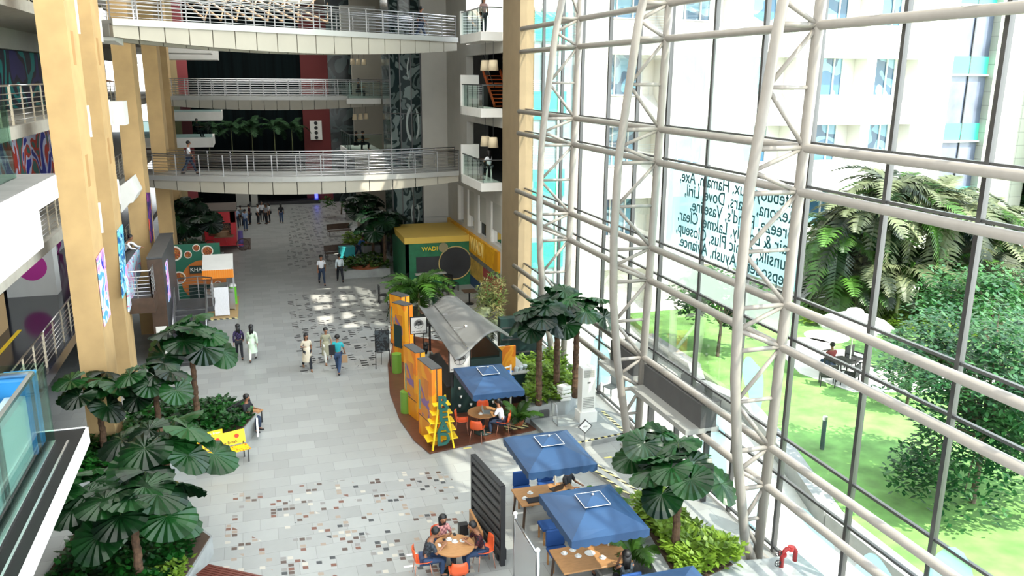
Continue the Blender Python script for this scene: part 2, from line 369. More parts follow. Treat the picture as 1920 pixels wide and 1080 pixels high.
def blob(parent,y,z,ry,rz,ph):
    b=MB(); vs=[]
    for k in range(36):
        t=2*pi*k/36; r=1+.22*math.sin(2*t+ph)+.14*math.sin(3*t+2*ph)
        vs.append(b.b.verts.new((GX-.03,y+ry*r*math.cos(t),max(.05,z+rz*r*math.sin(t)))))
    b.b.faces.new(vs); return b.build('frosted_sticker',FILM,parent,norm=False)
W=bpy.data.objects
for (wi,y,z,ry,rz,ph) in ((2,14.6,1.0,.75,.9,0.4),(2,12.6,1.1,.7,1.0,2.0),(2,11.0,1.4,.9,1.5,4.),(3,19.2,1.5,.6,1.3,1.),(3,17.1,.9,.5,.8,3.),(3,17.6,4.1,.45,.7,0.3),(4,27.6,1.3,.8,1.2,2.2),(4,24.6,1.4,.6,1.3,.9),(5,33.,1.2,.9,1.2,3.5)):
    blob(W[f'window_{wi}'],y,z,ry,rz,ph)
# door with canopy in the wall
d=thing('door_1','grey door header box over the glass exit','door',(11.6,0,0)); d['kind']='structure'
MB().box(-.55,.5,19.0,22.6,2.15,2.3).build('canopy',CURB,d)
MB().box(-.1,.4,19.0,22.6,2.3,3.0).build('header',DGR,d)
MB().box(-.55,.5,23.4,25.2,2.15,2.3).build('canopy',CURB,d)
MB().box(-.1,.4,23.4,25.2,2.3,3.0).build('header',DGR,d)
for y in (19.05,20.8,22.55): MB().box(.1,.25,y-.05,y+.05,0,2.2).build('door_frame',MUL,d)
# ochre pier
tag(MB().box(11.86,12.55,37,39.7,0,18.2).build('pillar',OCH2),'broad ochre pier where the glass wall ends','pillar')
# ------------------------------------------------------------ right facade beyond the pier
struct(MB().box(11.9,12.3,39.7,52,0,3.3).box(11.9,12.3,39.7,52,5.5,6.3).box(11.9,12.3,39.7,40.0,3.3,5.5).box(11.9,12.3,42.0,42.9,3.3,5.5).box(11.9,12.3,44.6,45.4,3.3,5.5).box(11.9,12.3,47,47.9,3.3,5.5).box(11.9,12.3,49.4,52,3.3,5.5)
  .box(11.9,12.3,47.,52,6.3,18.2).box(11.9,12.3,39.7,47.,9.4,10.0).box(11.9,12.3,39.7,47.,13.,13.6).build('wall_right',LGRY),'pale grey wall above the yellow shop sign','wall')
for k,(a,b,fr) in enumerate(((40.0,42.0,.35),(42.9,44.6,.35),(45.4,47,.35),(47.9,49.4,0))):
    g=MB().quad((12.1,a,3.3),(12.1,b,3.3),(12.1,b,5.5),(12.1,a,5.5)).build(f'window_{10+k}',GLD)
    struct(g,'tall window with a half drawn blind above the yellow sign','window')
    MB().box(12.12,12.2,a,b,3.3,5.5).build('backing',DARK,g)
    if fr: MB().box(12.0,12.06,a+.08,b-.08,3.3+.7,5.5).build('blind',mat('cream blind',(.42,.42,.38),.8),g)
    MB().box(11.95,12.1,a,a+.06,3.3,5.5).box(11.95,12.1,b-.06,b,3.3,5.5).build('window_frame',WHT,g)
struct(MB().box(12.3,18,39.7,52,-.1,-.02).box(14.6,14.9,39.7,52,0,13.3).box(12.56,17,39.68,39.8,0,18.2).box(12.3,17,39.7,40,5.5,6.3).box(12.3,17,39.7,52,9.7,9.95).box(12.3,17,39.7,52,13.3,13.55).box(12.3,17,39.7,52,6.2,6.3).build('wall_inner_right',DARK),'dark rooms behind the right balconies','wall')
sg=thing('shop_sign','long yellow shop fascia sign below the four windows','sign',(11.9,46,2.55))
MB().box(-.16,0,-5.9,5.6,-.55,.55).build('sign_board',paint('yellow sign print',['#c98a08','#e0a818','#d79a10'],.9,3),sg)
text('lettering','GAADI WADI',1.05,(-.17,0,0),(0,-1,0),(0,0,1),mat('pale yellow letters',(.88,.66,.2),.5),sg,.02,bold=.02)
MB().box(-.12,-.02,-5.9,5.6,-.85,-.58).build('newsprint_strip',paint('newsprint',['#3a3a38','#8a8a84','#555550'],9,5),sg)
p_=tag(MB().box(11.82,11.9,39.75,43.2,0,1.7).build('wall_panel',mat('brick red paint',(.33,.05,.05),.6)),'red panel under the yellow fascia next to the pier','panel')
p_=tag(MB().box(11.82,11.9,43.2,47.2,.6,1.7).build('wall_panel',mat('ochre poster',(.5,.32,.06),.6,nz=.3)),'ochre poster panel under the yellow fascia','panel')
p_=tag(MB().box(11.82,11.9,43.2,51.8,0,.6).build('wall_panel',mat('dark blue paint',(.02,.05,.14),.6)),'dark blue panel along the floor under the fascia','panel')
def balcony(name,x0,x1,y0,y1,z,label,group,side='L',h=1.12,slab=.42,gm=None):
    t=thing(name,label,'balcony',(x0,y0,z),group=group); gm=gm or GLG; X=x1-x0; Yy=y1-y0
    MB().box(0,X,0,Yy,-slab,0).build('slab',WHT,t)
    MB().quad((.08,.08,.02),(.08,Yy,.02),(.08,Yy,h),(.08,.08,h)).build('glass_panel',gm,t)
    MB().quad((.08,.08,.02),(X,.08,.02),(X,.08,h),(.08,.08,h)).build('glass_panel',gm,t)
    MB().bar((.08,.08,h),(.08,Yy,h),.05).bar((.08,.08,h),(X,.08,h),.05).build('handrail',MUL,t)
    for k in range(5): MB().box(.1,.14,.08+Yy*k/4*.96,.12+Yy*k/4*.96,0,h).build('post',MUL,t)
    return t
for z,lb in ((6.72,'lowest glass fronted balcony behind the pier, woman seated at its table'),(10.35,'middle glass fronted balcony with hanging lamps and orange stair behind'),(13.95,'upper glass fronted balcony behind the pier with a person standing')):
    b=balcony('balcony',10.8,11.88,39.8,44.0,z,lb,'balconies behind the ochre pier')
    if z!=13.95: MB().box(0.,1.0,4.1,4.25,-.42,1.6).build('end_wall',WHT,b)
    else: MB().box(0.,1.0,4.1,4.25,-.42,1.2).build('end_wall',WHT,b)
for z,n_ in ((9.2,'lower'),(12.9,'upper')):
    for k,(x,y) in enumerate(((11.35,41.),(11.5,40.1))):
        t=thing('pendant_lamp',f'cream drum pendant lamp over the {n_} balcony, {"left" if k==0 else "right"} of the pair','lamp',(x,y,z-.75),group='pendant lamps over the right balconies')
        MB().lathe([(.26,0),(.2,.5)],n=16).build('lamp_shade',SHADE,t,True); MB().cyl((0,0,.5),(0,0,1.48 if z<10 else 1.38),.01).build('cord',BLK,t)
st=thing('staircase','orange steel stair behind the middle balcony','stairs',(13.2,44,10.3))
for k in range(9): MB().box(-.45,.45,.0+k*.26,.26+k*.26,k*.2,k*.2+.05).build('tread',mat('orange steel',(.7,.14,.03),.5),st)
for s in (-.5,.5): MB().bar((s,0,.05),(s,2.4,1.9),.05,.2).build('stringer',_M['orange steel'],st); MB().bar((s,0,1.0),(s,2.4,2.8),.04).build('handrail',CHR,st)
# grey wall and glass tower
struct(MB().box(10.3,17,52,52.4,0,18.2).box(12.3,12.6,52.4,96,0,18.2).build('wall_back_right',LGRY),'plain pale grey wall between lift tower and balconies','wall')
tag(MB().box(10.32,11.88,51.95,52.0,3.1,3.14).build('trim_1',GRY),'thin groove line','trim')['kind']='structure'
TWP=paint('etched tower glass',['#1c2a2b','#5d6c6b','#223233','#7b8a88'],.45,2,.12,2.5)
tw=thing('glass_tower','dark patterned glass lift tower','tower',(9.3,54,0))
poly=[(-.9,-1.6),(-.35,-2.0),(.3,-2.2),(.95,-1.9),(.95,1.5),(-.9,1.5)]
MB().prism(poly,0,18.1).build('glass_skin',TWP,tw)
for z in (2.4,6.0,9.6,13.2,16.8): MB().prism([(x*1.02,y*1.02) for x,y in poly],z,z+.05).build('joint_band',MUL,tw)
for x,y in poly[:4]: MB().box(x-.03,x+.03,y-.06,y,0,18.1).build('mullion',MUL,tw)
RING=mat('pale frosted ring',(.42,.48,.47),.4)
for z,r,dx in ((12.3,.55,.3),(9.0,.8,.35),(6.6,.62,.2),(3.4,.5,.5),(5.0,.35,.5)):
    ob=MB().ring((0,0,0),r*.85,r*.17); ob.xf(Matrix.Translation((.42+dx*.2-.1,-2.12,z))@Matrix.Rotation(.35,4,'Z')@Matrix.Diagonal((.62,.15,1.45,1))); ob.build('ring_motif',RING,tw,True)
# beyond the tower
struct(MB().box(7.6,12,65,65.4,0,18.2).box(8.35,8.7,56.2,65,0,2.8).build('wall_far_right',mat('taupe plaster',(.26,.24,.20),.85)),'pale wall beyond the lift tower','wall')
for z,lb in ((6.9,'far balcony behind the lift tower with seated people'),(10.4,'far upper balcony beyond the second bridge')):
    balcony('balcony',6.3,8.6,57.5,63.,z,lb,'far right balconies',slab=.35)
for i in range(6): 
    t=thing('pendant_lamp','white pendant lamp above the far balcony','lamp',(6.9+.45*(i%3),58.5+.5*(i%3),(12.6 if i<3 else 8.95)),group='small pendant lamps of the far balconies')
    MB().lathe([(.17,0),(.12,.4)],n=12).build('lamp_shade',SHADE,t,True); MB().cyl((0,0,.4),(0,0,1.15 if i>=3 else 1.3),.01,n=6).build('cord',BLK,t)
struct(MB().box(4.9,9.0,83.,83.4,0,18.2).build('wall_end_red',mat('dark red paint',(.13,.015,.015),.7)),'dark red wall section at the far end','wall')
struct(MB().box(6.1,8.8,68,68.3,2,18.2).build('wall_far_glass',paint('far glass skin',['#182021','#3a4747','#232d2e'],.5,9,.2)),'dark glass bay far behind the bridges','wall')
v=thing('speaker_panel','white panel of four round speakers on the red wall','panel',(6.05,82.9,0))
pz=Yp(612,226,82.9).z; pb=Yp(612,262,82.9).z
MB().box(-.55,.55,-.1,0,pb,pz).build('backing',WHT,v)
for k in range(4): MB().cyl((0,-.1,pb+(pz-pb)*(k+.5)/4),(0,-.16,pb+(pz-pb)*(k+.5)/4),.17,n=14).build('speaker_cone',BLK,v)
struct(MB().box(-8,5.0,84.0,84.3,0,18.2).build('wall_end',mat('black green curtain',(.003,.007,.008),.8,spec=.1,nz=.6,ns=1.2,stretch=(3,1,.05))),'dark curtain wall closing the far end','wall')
# ------------------------------------------------------------ left side
tag(MB().box(-8.75,-8.6,26,32.,3.15,4.4).build('oak_partition',mat('oak veneer',(.42,.28,.14),.6)),'oak veneer partition at the left edge of the lowest walkway','partition')
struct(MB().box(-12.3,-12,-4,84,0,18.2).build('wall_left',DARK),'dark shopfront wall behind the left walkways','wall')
colY=[(26.9,-5.48,-4.72),(33.5,-5.75,-5.05),(40.6,-5.5,-4.70),(48,-5.08,-4.35),(58,-5.6,-4.7)]
clab=['nearest ochre column on the left, pink and blue poster low on its side','second ochre column on the left, with the tall cyan poster','third ochre column on the left, red and purple banner on it','fourth ochre column, just behind the first bridge end','farthest ochre column behind the fan palms']
for i,(y,x0,x1) in enumerate(colY):
    c=thing('column',clab[i],'column',(x0,y,0),group='ochre columns of the left arcade'); wd=x1-x0
    cdp=1.72; b=MB().box(0,wd,0,cdp,0,18.2)
    sh=b.build('shaft',OCH,c)
    if i<2:
        for z in ((13.03,9.5) if i==0 else (13.1,9.55)):
            MB().box(wd-.02,wd+.004,.45,.85,z-.95,z).build('slot_shade',mat('shaded ochre slot',(.42,.24,.09),.9),c)  # slot shade painted as a darker ochre patch, nothing is cut in
        for z0,z1 in ((13.0,14.0),(9.95,10.9),(6.95,7.9)): MB().box(wd-.02,wd+.05,cdp-.06,cdp+.06,z0,z1).build('fin',WHT,c)
def flat(name,label,cat,pts,ma,off=(.03,0,0)):
    A=[Vector(p) for p in pts]; return tag(MB().hull(A,[p+Vector(off) for p in A]).build(name,ma),label,cat)
P1=paint('portrait poster pink',['#1a3fbf','#f0a0e0','#f4b8ee','#e8f0ff','#58a8ee'],1.3,1)
P2=paint('portrait poster cyan',['#12a7d8','#c9f2fa','#0c5fa0','#7fe0f4'],1.1,6)
P3=paint('banner red purple',['#c23a22','#35206e','#241a5a','#7a2f7a'],.9,12)
def onface(x,pl): return [Xp(u,v_,x) for u,v_ in pl]
flat('poster','pink and blue abstract portrait poster on the nearest column','poster',onface(-4.70,[(180,485),(193,464),(206,590),(195,612)]),P1)
flat('poster','cyan and white abstract poster on the second column','poster',onface(-5.03,[(219,432),(229,420),(238,540),(229,560)]),P2)
flat('poster','red and purple banner on the third column','poster',onface(-4.68,[(274,361),(280,361),(287,448),(282,455)]),P3)
# walkway slabs and rails behind columns, levels L1..L4
for k,z in enumerate((3.15,6.8,10.4,14.0)):
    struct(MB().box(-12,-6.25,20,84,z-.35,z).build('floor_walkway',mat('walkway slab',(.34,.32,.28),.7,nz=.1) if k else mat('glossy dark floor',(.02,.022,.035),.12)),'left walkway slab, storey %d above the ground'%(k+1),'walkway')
    struct(MB().box(-9.6,-9.3,20,84,z+2.5,z+3.4).box(-9.62,-9.25,20,84,z+2.42,z+2.5).build('wall_lintel',GRY),'pale lintel band over the left shopfronts, storey %d'%(k+1),'wall')
MUR=[paint('mural indigo teal',['#2a2a66','#141a30','#0f8a8a','#1a2236'],.35,4),paint('mural blue red',['#14249a','#c9cfe8','#c0392b','#2f6f6a'],.5,7),paint('mural white magenta',['#e8e8ee','#b03090','#f2f2f6'],.5,2)]
for k,z in enumerate((3.15,6.8,10.4)):
    tag(MB().box(-9.7,-9.6,37.5,58,z,z+2.4).build('mural',MUR[2-k]),['white and magenta mural behind the lowest walkway','blue and red mural behind the middle walkway','indigo and teal mural behind the upper walkway'][k],'mural')
mg=thing('mural_pillar','white block pillar with magenta disc in the lowest left walkway','pillar',(-8.8,36.9,3.15))
MB().box(-.9,.9,-.4,.4,0,2.4).build('block',WHT,mg); MB().cyl((.1,-.42,1.2),(.1,-.4,1.2),.55,n=28).build('disc',mat('magenta',(.6,.04,.35),.6),mg)
tag(MB().box(-8.2,-8.08,24,31.5,3.15,3.17).build('floor_line',BRT),'yellow edge line painted on the lowest left walkway','marking')
POSTM=mat('grey steel post',(.20,.20,.20),.35,.8)
def railing(p,q,label,group=None,h=1.1,n=7,rails=6,parent=None,post=STEEL,z2=None,name='railing',rr=.014):
    p=Vector(p); q=Vector(q)
    if parent is None: t=thing(name,label,'railing',p,group=group); base=p
    else: t=parent; base=Vector((0,0,0))
    d=q-p; o=p-base
    for k in range(n):
        a=p+d*k/(n-1)-base
        MB().box(a.x-.02,a.x+.02,a.y-.02,a.y+.02,a.z,a.z+h).build('post',post,t)
    MB().cyl(o+Vector((0,0,h)),o+d+Vector((0,0,h)),.028,n=8).build('handrail',STEEL,t,True)
    for k in range(rails):
        z=.12+(h-.2)*k/rails; MB().cyl(o+Vector((0,0,z)),o+d+Vector((0,0,z)),rr,n=6).build('rail',STEEL,t,True)
    return t
for k,z in enumerate((3.15,6.8,10.4,14.0)):
    for (a,b) in ((21,27),(27.1,33.4),(33.5,40.4),(40.5,47)):
        if a>40 and k<0: continue
        sp={21:'left of the first ochre column',27.1:'between first and second ochre columns',33.5:'between second and third ochre columns',40.5:'between third and fourth ochre columns'}[a]
        railing((-6.4,a,z),(-6.4,b,z),f'{["lowest","second lowest","second highest","highest"][k]} steel walkway railing {sp}','walkway railings of the left arcade',post=mat('beige post',(.5,.43,.32),.6),n=6)
        # solid panels of perforated beige infill behind the rails
# near protruding balcony, level 3
nb=thing('balcony','big white balcony slab jutting in at the left edge, glass on top','balcony',(-3.5,3,10.0))
MB().box(-4,0,0,14.25,-.42,0).build('slab',WHT,nb)
MB().box(-4,-.02,0,14.24,0,.03).build('top_surface',mat('weathered grey concrete',(.13,.125,.12),.8,nz=.15,ns=2),nb)
MB().box(-4,-.12,0,13.2,-1.15,-.42).build('under_beam',WHT,nb)
MB().hull([(-.5,5,.03),(-.5,13.6,.03),(-.5,13.6,1.35),(-.5,5,1.35)],[(-.52,5,.03),(-.52,13.6,.03),(-.52,13.6,1.35),(-.52,5,1.35)]).build('glass_panel',GLG,nb)
MB().hull([(-3,13.6,.03),(-.5,13.6,.03),(-.5,13.6,1.35),(-3,13.6,1.35)],[(-3,13.62,.03),(-.5,13.62,.03),(-.5,13.62,1.35),(-3,13.62,1.35)]).build('glass_panel',GLG,nb)
MB().cyl((-.72,5,1.25),(-.72,13.4,1.25),.03).build('handrail',STEEL,nb,True)
for y in (6,8,10,11.5,13): MB().box(-.74,-.7,y,y+.04,0,1.25).build('post',MUL,nb)
# near low balcony, level 2
lb=thing('balcony','glass railed balcony with black ledge and white edge at the lower left corner','balcony',(-2.6,2,6.7))
MB().box(-4.5,-.03,0,10.82,-.2,0).build('ledge',mat('black polished ledge',(.008,.008,.008),.55,spec=.15),lb)
MB().box(-.03,0,0,10.85,-.24,.01).box(-4.5,0,10.82,10.85,-.24,.01).build('fascia',WHT,lb)
MB().box(-.38,-.34,2,10.35,0,.05).box(-.20,-.17,2,10.35,0,.03).build('glass_channel',STEEL,lb)
for (a,b) in ((1,4),(4.02,7.),(7.02,10.35)):
    MB().hull([(-.35,a,.05),(-.35,b,.05),(-.35,b,1.22),(-.35,a,1.22)],[(-.37,a,.05),(-.37,b,.05),(-.37,b,1.22),(-.37,a,1.22)]).build('glass_panel',GLG,lb)
MB().hull([(-3.5,10.33,.05),(-.35,10.33,.05),(-.35,10.33,1.22),(-3.5,10.33,1.22)],[(-3.5,10.35,.05),(-.35,10.35,.05),(-.35,10.35,1.22),(-3.5,10.35,1.22)]).build('glass_panel',GLG,lb)
MB().bar((-.48,1,1.13),(-.48,10.2,1.13),.06,.05).bar((-.48,10.2,1.13),(-3.5,10.2,1.13),.06,.05).build('handrail',CHR,lb)
for y in (3,6,8.5,10.1): MB().box(-.52,-.47,y-.03,y+.03,0,1.13).build('post',MUL,lb)
q=Vector((-3.35,12.5,7.78))
bb=thing('display_board','blue topped pale board standing behind the lower left glass','board',(-3.3,q.y,6.7))
MB().box(-.1,.15,-4.2,-.5,0,q.z-6.9).build('board',mat('pale blue board',(.42,.52,.56),.6),bb); MB().box(-.2,.2,-.48,0,.0,q.z-6.7).build('blue_edge',mat('cyan blue',(.02,.22,.55),.5),bb)
q=Xp(20,745,-4.0)
rl=tag(MB().cyl((0,-2.2,0),(0,0,0),.13,n=16).build('paper_roll',mat('lilac white roll',(.55,.52,.62),.6)),'pale lilac roll lying on a stand behind the lower left glass','roll'); rl.location=(-4.0,q.y,q.z)
MB().box(-.15,.15,-2.0,-.1,6.7-q.z,-.12).build('stand',mat('pale roll stand',(.5,.5,.5),.6),rl)
# ------------------------------------------------------------ footbridges
def bridge(P0,P1,z,wid,bow,fz,label,npan,rh=1.12,nm='footbridge'):
    P0=Vector((*P0,z)); P1=Vector((*P1,z)); d=P1-P0; L_=d.length; nrm=Vector((d.y,-d.x,0)).normalized()  # towards camera
    t=thing(nm,label,'footbridge',P0,group='footbridges across the atrium')
    def pt(s,off,dz): 
        a=d*s+nrm*(off+bow*4*s*(1-s)); return Vector((a.x,a.y,dz))
    n=24
    dk=MB()
    for i in range(n):
        a,b=i/n,(i+1)/n
        dk.hull([pt(a,0,-.12),pt(b,0,-.12),pt(b,0,0),pt(a,0,0)],[pt(a,-wid,-.12),pt(b,-wid,-.12),pt(b,-wid,0),pt(a,-wid,0)])
    dk.build('deck',CURB,t)
    for side,nmx in ((0.,'near'),(-wid,'far')):
        e=MB(); c=MB(); s_=.05 if side==0 else -.05
        for i in range(n):
            a,b=i/n,(i+1)/n
            e.hull([pt(a,side+s_*1.6,-.2),pt(b,side+s_*1.6,-.2),pt(b,side+s_*1.6,.05),pt(a,side+s_*1.6,.05)],[pt(a,side-s_,-.2),pt(b,side-s_,-.2),pt(b,side-s_,.05),pt(a,side-s_,.05)])
        e.build('edge_trim',CURB,t)
        for i in range(npan):
            a,b=i/npan+.0012,(i+1)/npan-.0012
            def bz(s): return -fz*(.62+.38*4*s*(1-s))
            MB().hull([pt(a,side,bz(a)),pt(b,side,bz(b)),pt(b,side,-.2),pt(a,side,-.2)],[pt(a,side-.3*(1 if side==0 else -1),bz(a)),pt(b,side-.3*(1 if side==0 else -1),bz(b)),pt(b,side-.3*(1 if side==0 else -1),-.2),pt(a,side-.3*(1 if side==0 else -1),-.2)]).build('cladding_panel',CLAD,t)
        so_=side-(.12 if side==0 else -.12)
        npz=npan+1
        for i in range(npz):
            a=pt(min(i/(npz-1),1),so_,0); 
            MB().box(a.x-.025,a.x+.025,a.y-.02,a.y+.02,0,rh).build('post',POSTM,t)
        for k in range(7):
            zz=rh if k==6 else .12+k*.15
            MB().tube([pt(i/12,so_,zz) for i in range(13)],.03 if k==6 else .014,6).build('handrail' if k==6 else 'rail',STEEL,t,True)
        MB().tube([pt(i/12,so_-(.14 if side==0 else -.14),rh-.12) for i in range(13)],.025,6).build('inner_handrail',STEEL,t,True)
    ib=MB()
    for i in range(n):
        a,b=i/n,(i+1)/n
        ib.hull([pt(a,-.3,-fz*.6),pt(b,-.3,-fz*.6),pt(b,-.3,-.12),pt(a,-.3,-.12)],[pt(a,-wid+.3,-fz*.6),pt(b,-wid+.3,-fz*.6),pt(b,-wid+.3,-.12),pt(a,-wid+.3,-.12)])
    ib.build('underside',GRY,t)
    return t
bridge((-6.0,46.6),(10.75,44.25),6.83,2.6,2.0,.85,'lowest footbridge crossing the atrium, man in white shirt walking on it',14)
bridge((-5.4,58.4),(9.0,58.2),10.5,2.6,.6,.85,'middle footbridge in the distance behind the lowest one',18)
bridge((-4.7,35.6),(10.85,44.8),13.83,2.6,0.1,1.0,'topmost footbridge crossing diagonally overhead',18)
# white panels at the left ends
bl=[Yp(u,v,38.4) for u,v in ((221,352),(243,336),(257,364),(249,380),(243,381),(228,399))]
tag(MB().hull(bl,[Vector((p.x,40.4,p.z)) for p in bl]).box(-6.6,-5.75,38.6,40.3,5.9,6.6).build('bridge_landing',WHT),'white angular landing box between second and third columns, beside the lowest bridge','landing')
tag(MB().prism([(-6.3,36.6),(-4.78,36.6),(-4.6,37.5),(-6.3,37.5)],[13.1,13.1,12.95,13.1],13.5).box(-6.3,-5.1,36.5,36.6,13.4,14.3).build('bridge_landing',WHT),'white landing box at the left end of the topmost bridge','landing')
a=Yp(204,195,37); b=Yp(235,235,37)
tag(MB().box(-6.2,b.x,37,38.2,b.z,a.z+.1).build('planter_box',WHT),'white box parapet between second and third columns','parapet')
# far left cantilever balconies
for (u0,v0,u1,v1,y,lb_) in ((315,85,395,100,63,'upper far left white slab under the top bridge'),(330,268,400,276,63,'far left balcony with glass rail and potted plants'),(350,100,408,112,68,'thin far slab below the top bridge'),(370,218,416,226,70,'far small slab beside the dark curtain')):
    a=Yp(u0,v0,y); b=Yp(u1,v1,y)
    t=thing('balcony',lb_,'balcony',(-7.2,y,b.z),group='far left balconies'); w_=b.x+7.2
    MB().box(0,w_,0,4,0,a.z-b.z+.35).build('slab',WHT,t)
    if v0>200:
        MB().quad((0,.05,a.z-b.z+.35),(w_,.05,a.z-b.z+.35),(w_,.05,a.z-b.z+1.5),(0,.05,a.z-b.z+1.5)).build('glass_panel',GLD,t)
        MB().bar((0,.05,a.z-b.z+1.5),(w_,.05,a.z-b.z+1.5),.05).build('handrail',MUL,t)
struct(MB().box(-7.4,-5.4,75,75.3,0,18.2).build('wall_far_left',mat('cream wall',(.62,.47,.25),.8)),'cream wall seen behind the far left balconies','wall')
tag(MB().box(-5.4,-4.6,75,75.2,0,18.2).build('wall_panel',mat('pink red panel',(.4,.08,.09),.7)),'pinkish red strip beside the cream far left wall','panel')
# roof steelwork beyond top bridge
RT=mat('bronze roof steel',(.45,.30,.18),.4,.5)
for k in range(9):
    x=-2.5+k*1.05; tag(MB().cyl((x,64,15.6),(x-2.4,78,18.1),.09).cyl((x,64,15.6),(x+.6,70,18.1),.06).cyl((x-1.2,71,16.9),(x+.2,71,18.1),.05).build('roof_strut',RT,None,True),'slanting bronze roof strut above the topmost bridge','strut','roof struts above the top bridge')
tag(MB().box(6.5,8.9,61,61.8,14.2,16.6).build('ceiling_duct',GRY),'grey duct box over the top bridge near the tower','duct')
PYSEC2=1
# ------------------------------------------------------------ outside
PAVE=mat('pale sunlit paving',(.62,.60,.55),.8,nz=.08,ns=2)
struct(MB().box(12.2,24,-4,60,-.3,-.02).box(24,90,-10,120,-.5,-.05).build('floor_outside',PAVE),'pale paved terrace outside the glass','floor')
LAWN=mat('mown lawn',(.14,.29,.07),.9,nz=.35,ns=1.3,bump=.3)
lp=[(16.9,32.5),(16.75,28.2),(16.55,25.0),(15.9,21.2),(14.7,16.4),(14.6,10),(15.5,2),(60,2),(60,36.5),(17.5,36.5)]
struct(MB().prism(lp,-.02,.38).build('ground_lawn',LAWN),'green lawn in the garden outside','lawn')
wl=MB(); ww=[(16.75,30.2),(15.3,27.2),(16.3,24.6),(15.5,21.2),(14.3,17.2),(13.9,14.0),(14.6,9.0)]
ww=[(16.7,32.6),(16.7,28.4),(15.9,26.6),(16.5,24.2),(15.6,20.6),(14.3,16.6),(14.1,10)]
for a,b in zip(ww,ww[1:]): wl.bar((a[0],a[1],.27),(b[0],b[1],.27),.5,.58)
tag(wl.build('planter_wall',CONC),'low angular concrete planter wall edging the lawn','wall')
st_=MB()
for i,(u,v) in enumerate(((1520,645),(1550,630),(1580,668),(1640,700),(1600,690),(1700,705),(1760,700),(1840,700))): 
    p=Z(u,v,.4); st_.lathe([(1.0,0),(1.0,.02)],(p.x,p.y,.375),18)
tag(st_.build('stepping_path',PAVE),'pale stepping stones and terrace crossing the lawn','path')['kind']='structure'
a,b,c,d_=[Z(u,v,.4) for u,v in ((1505,655),(1560,700),(1660,745),(1600,680))]
struct(MB().prism([(Z(1440,640,.4).x,Z(1440,640,.4).y),(Z(1500,700,.4).x,Z(1500,700,.4).y),(Z(1600,735,.4).x,Z(1600,735,.4).y),(Z(1760,735,.4).x,Z(1760,735,.4).y),(Z(1900,760,.4).x,Z(1900,760,.4).y),(Z(1900,720,.4).x,Z(1900,720,.4).y),(Z(1640,690,.4).x,Z(1640,690,.4).y),(Z(1500,645,.4).x,Z(1500,645,.4).y)],.38,.4).build('floor_path',PAVE),'pale path through the lawn','path')
tb=thing('garden_bollard','slim dark garden light post on the lawn','light',Z(1541,842,.38)); MB().cyl((0,0,0),(0,0,1.0),.07,n=12).build('post',mat('slate green paint',(.05,.09,.09),.5),tb); MB().cyl((0,0,1.0),(0,0,1.12),.08,n=12).build('cap',STEEL,tb)
# building across
BW=mat('white render',(.78,.76,.70),.85,nz=.03,ns=.6)
bd=thing('office_building','bright white office block with deep set windows behind the garden','building',(0,38,0))
wx=[(13.05,15.2),(16.8,19.4),(20.5,23.2),(24.35,27.1),(28.7,31.3),(32.2,34.7)]
wins=[(16.8,19.6),(20.5,23.3),(24.35,27.2),(28.75,31.6),(32.2,34.9)]
rows=[(.3,2.3),(3.95,5.95),(7.55,9.5),(11.05,12.95),(14.7,16.6),(18.2,20.)]
b=MB(); xs=[15.3]+[v for w_ in wins for v in w_]+[37.3]
for x0,x1 in zip(xs[::2],xs[1::2]): b.box(x0,x1,0,1.0,-.3,23)
zs=[-.3]+[v for r in rows for v in (r[0]-.8,r[1])]+[23]
for z0,z1 in zip(zs[::2],zs[1::2]):
    for x0,x1 in wins: b.box(x0,x1,0,1.0,z0,max(z1,z0+.05))
for (z0,z1) in rows:
    for x0,x1 in wins: b.hull([(x0,0,z0-.8),(x0,1,z0-.8),(x0,1,z0)],[(x1,0,z0-.8),(x1,1,z0-.8),(x1,1,z0)])
b.box(15.3,37.3,1.0,1.2,-.3,23)
b.build('facade',BW,bd)
WG=paint('reflecting window glass',['#46708c','#7fa8b8','#3a5a70','#6f9fb4'],.5,8,.1,.2)
for (z0,z1) in rows[1:5]:
    for x0,x1 in wins:
        wn_=MB().box(x0+.02,x0+1.95,.9,.99,z0,z1).build('window',WG,bd)
        MB().box(x0+.02,x0+.08,.82,.9,z0,z1).box(x0+.55,x0+.6,.82,.9,z0,z1).box(x0+1.4,x0+1.46,.82,.9,z0,z1).box(x0+1.95,x0+2.02,.82,.95,z0,z1).box(x0,x0+2,.8,.95,z0-.06,z0).build('frame',WHT,wn_)
TEAL=mat('teal spandrel',(.08,.62,.45),.3)
gb=thing('stair_bay','pale glass bay with teal bands left of the office block','facade',(12.6,38.05,0))
MB().box(0,2.4,.2,.5,0,23).build('glazing',mat('pale sky glass',(.42,.60,.62),.15,nz=.2,ns=.5),gb)
for z in (2.6,6.2,9.9,13.5,17): MB().box(0,2.0,.12,.2,z,z+1.3).build('teal_band',TEAL,gb)
for x in (0,.8,1.6,2.4): MB().box(x-.04,x+.04,.08,.2,0,23).build('mullion',WHT,gb)
MB().box(2.4,2.72,0,.5,0,23).build('pink_pier',mat('pale pink render',(.6,.5,.47),.8),gb)
gc=thing('glass_stair_bay','grey glass bay with turquoise bands right of the office block','facade',(37.3,38.1,0))
MB().box(0,2.5,0,.4,-.3,23).build('glazing',mat('grey blue glass',(.16,.18,.25),.15,nz=.3,ns=.7),gc)
for z in (1.3,4.95,8.55,12.2,15.9): 
    MB().box(0,2.5,-.06,0,z,z+.95).build('turquoise_band',TEAL,gc); MB().box(-.05,2.6,-.2,0,z-.1,z).build('ledge',WHT,gc)
MB().box(1.2,1.26,-.08,0,-.3,23).build('mullion',MUL,gc)
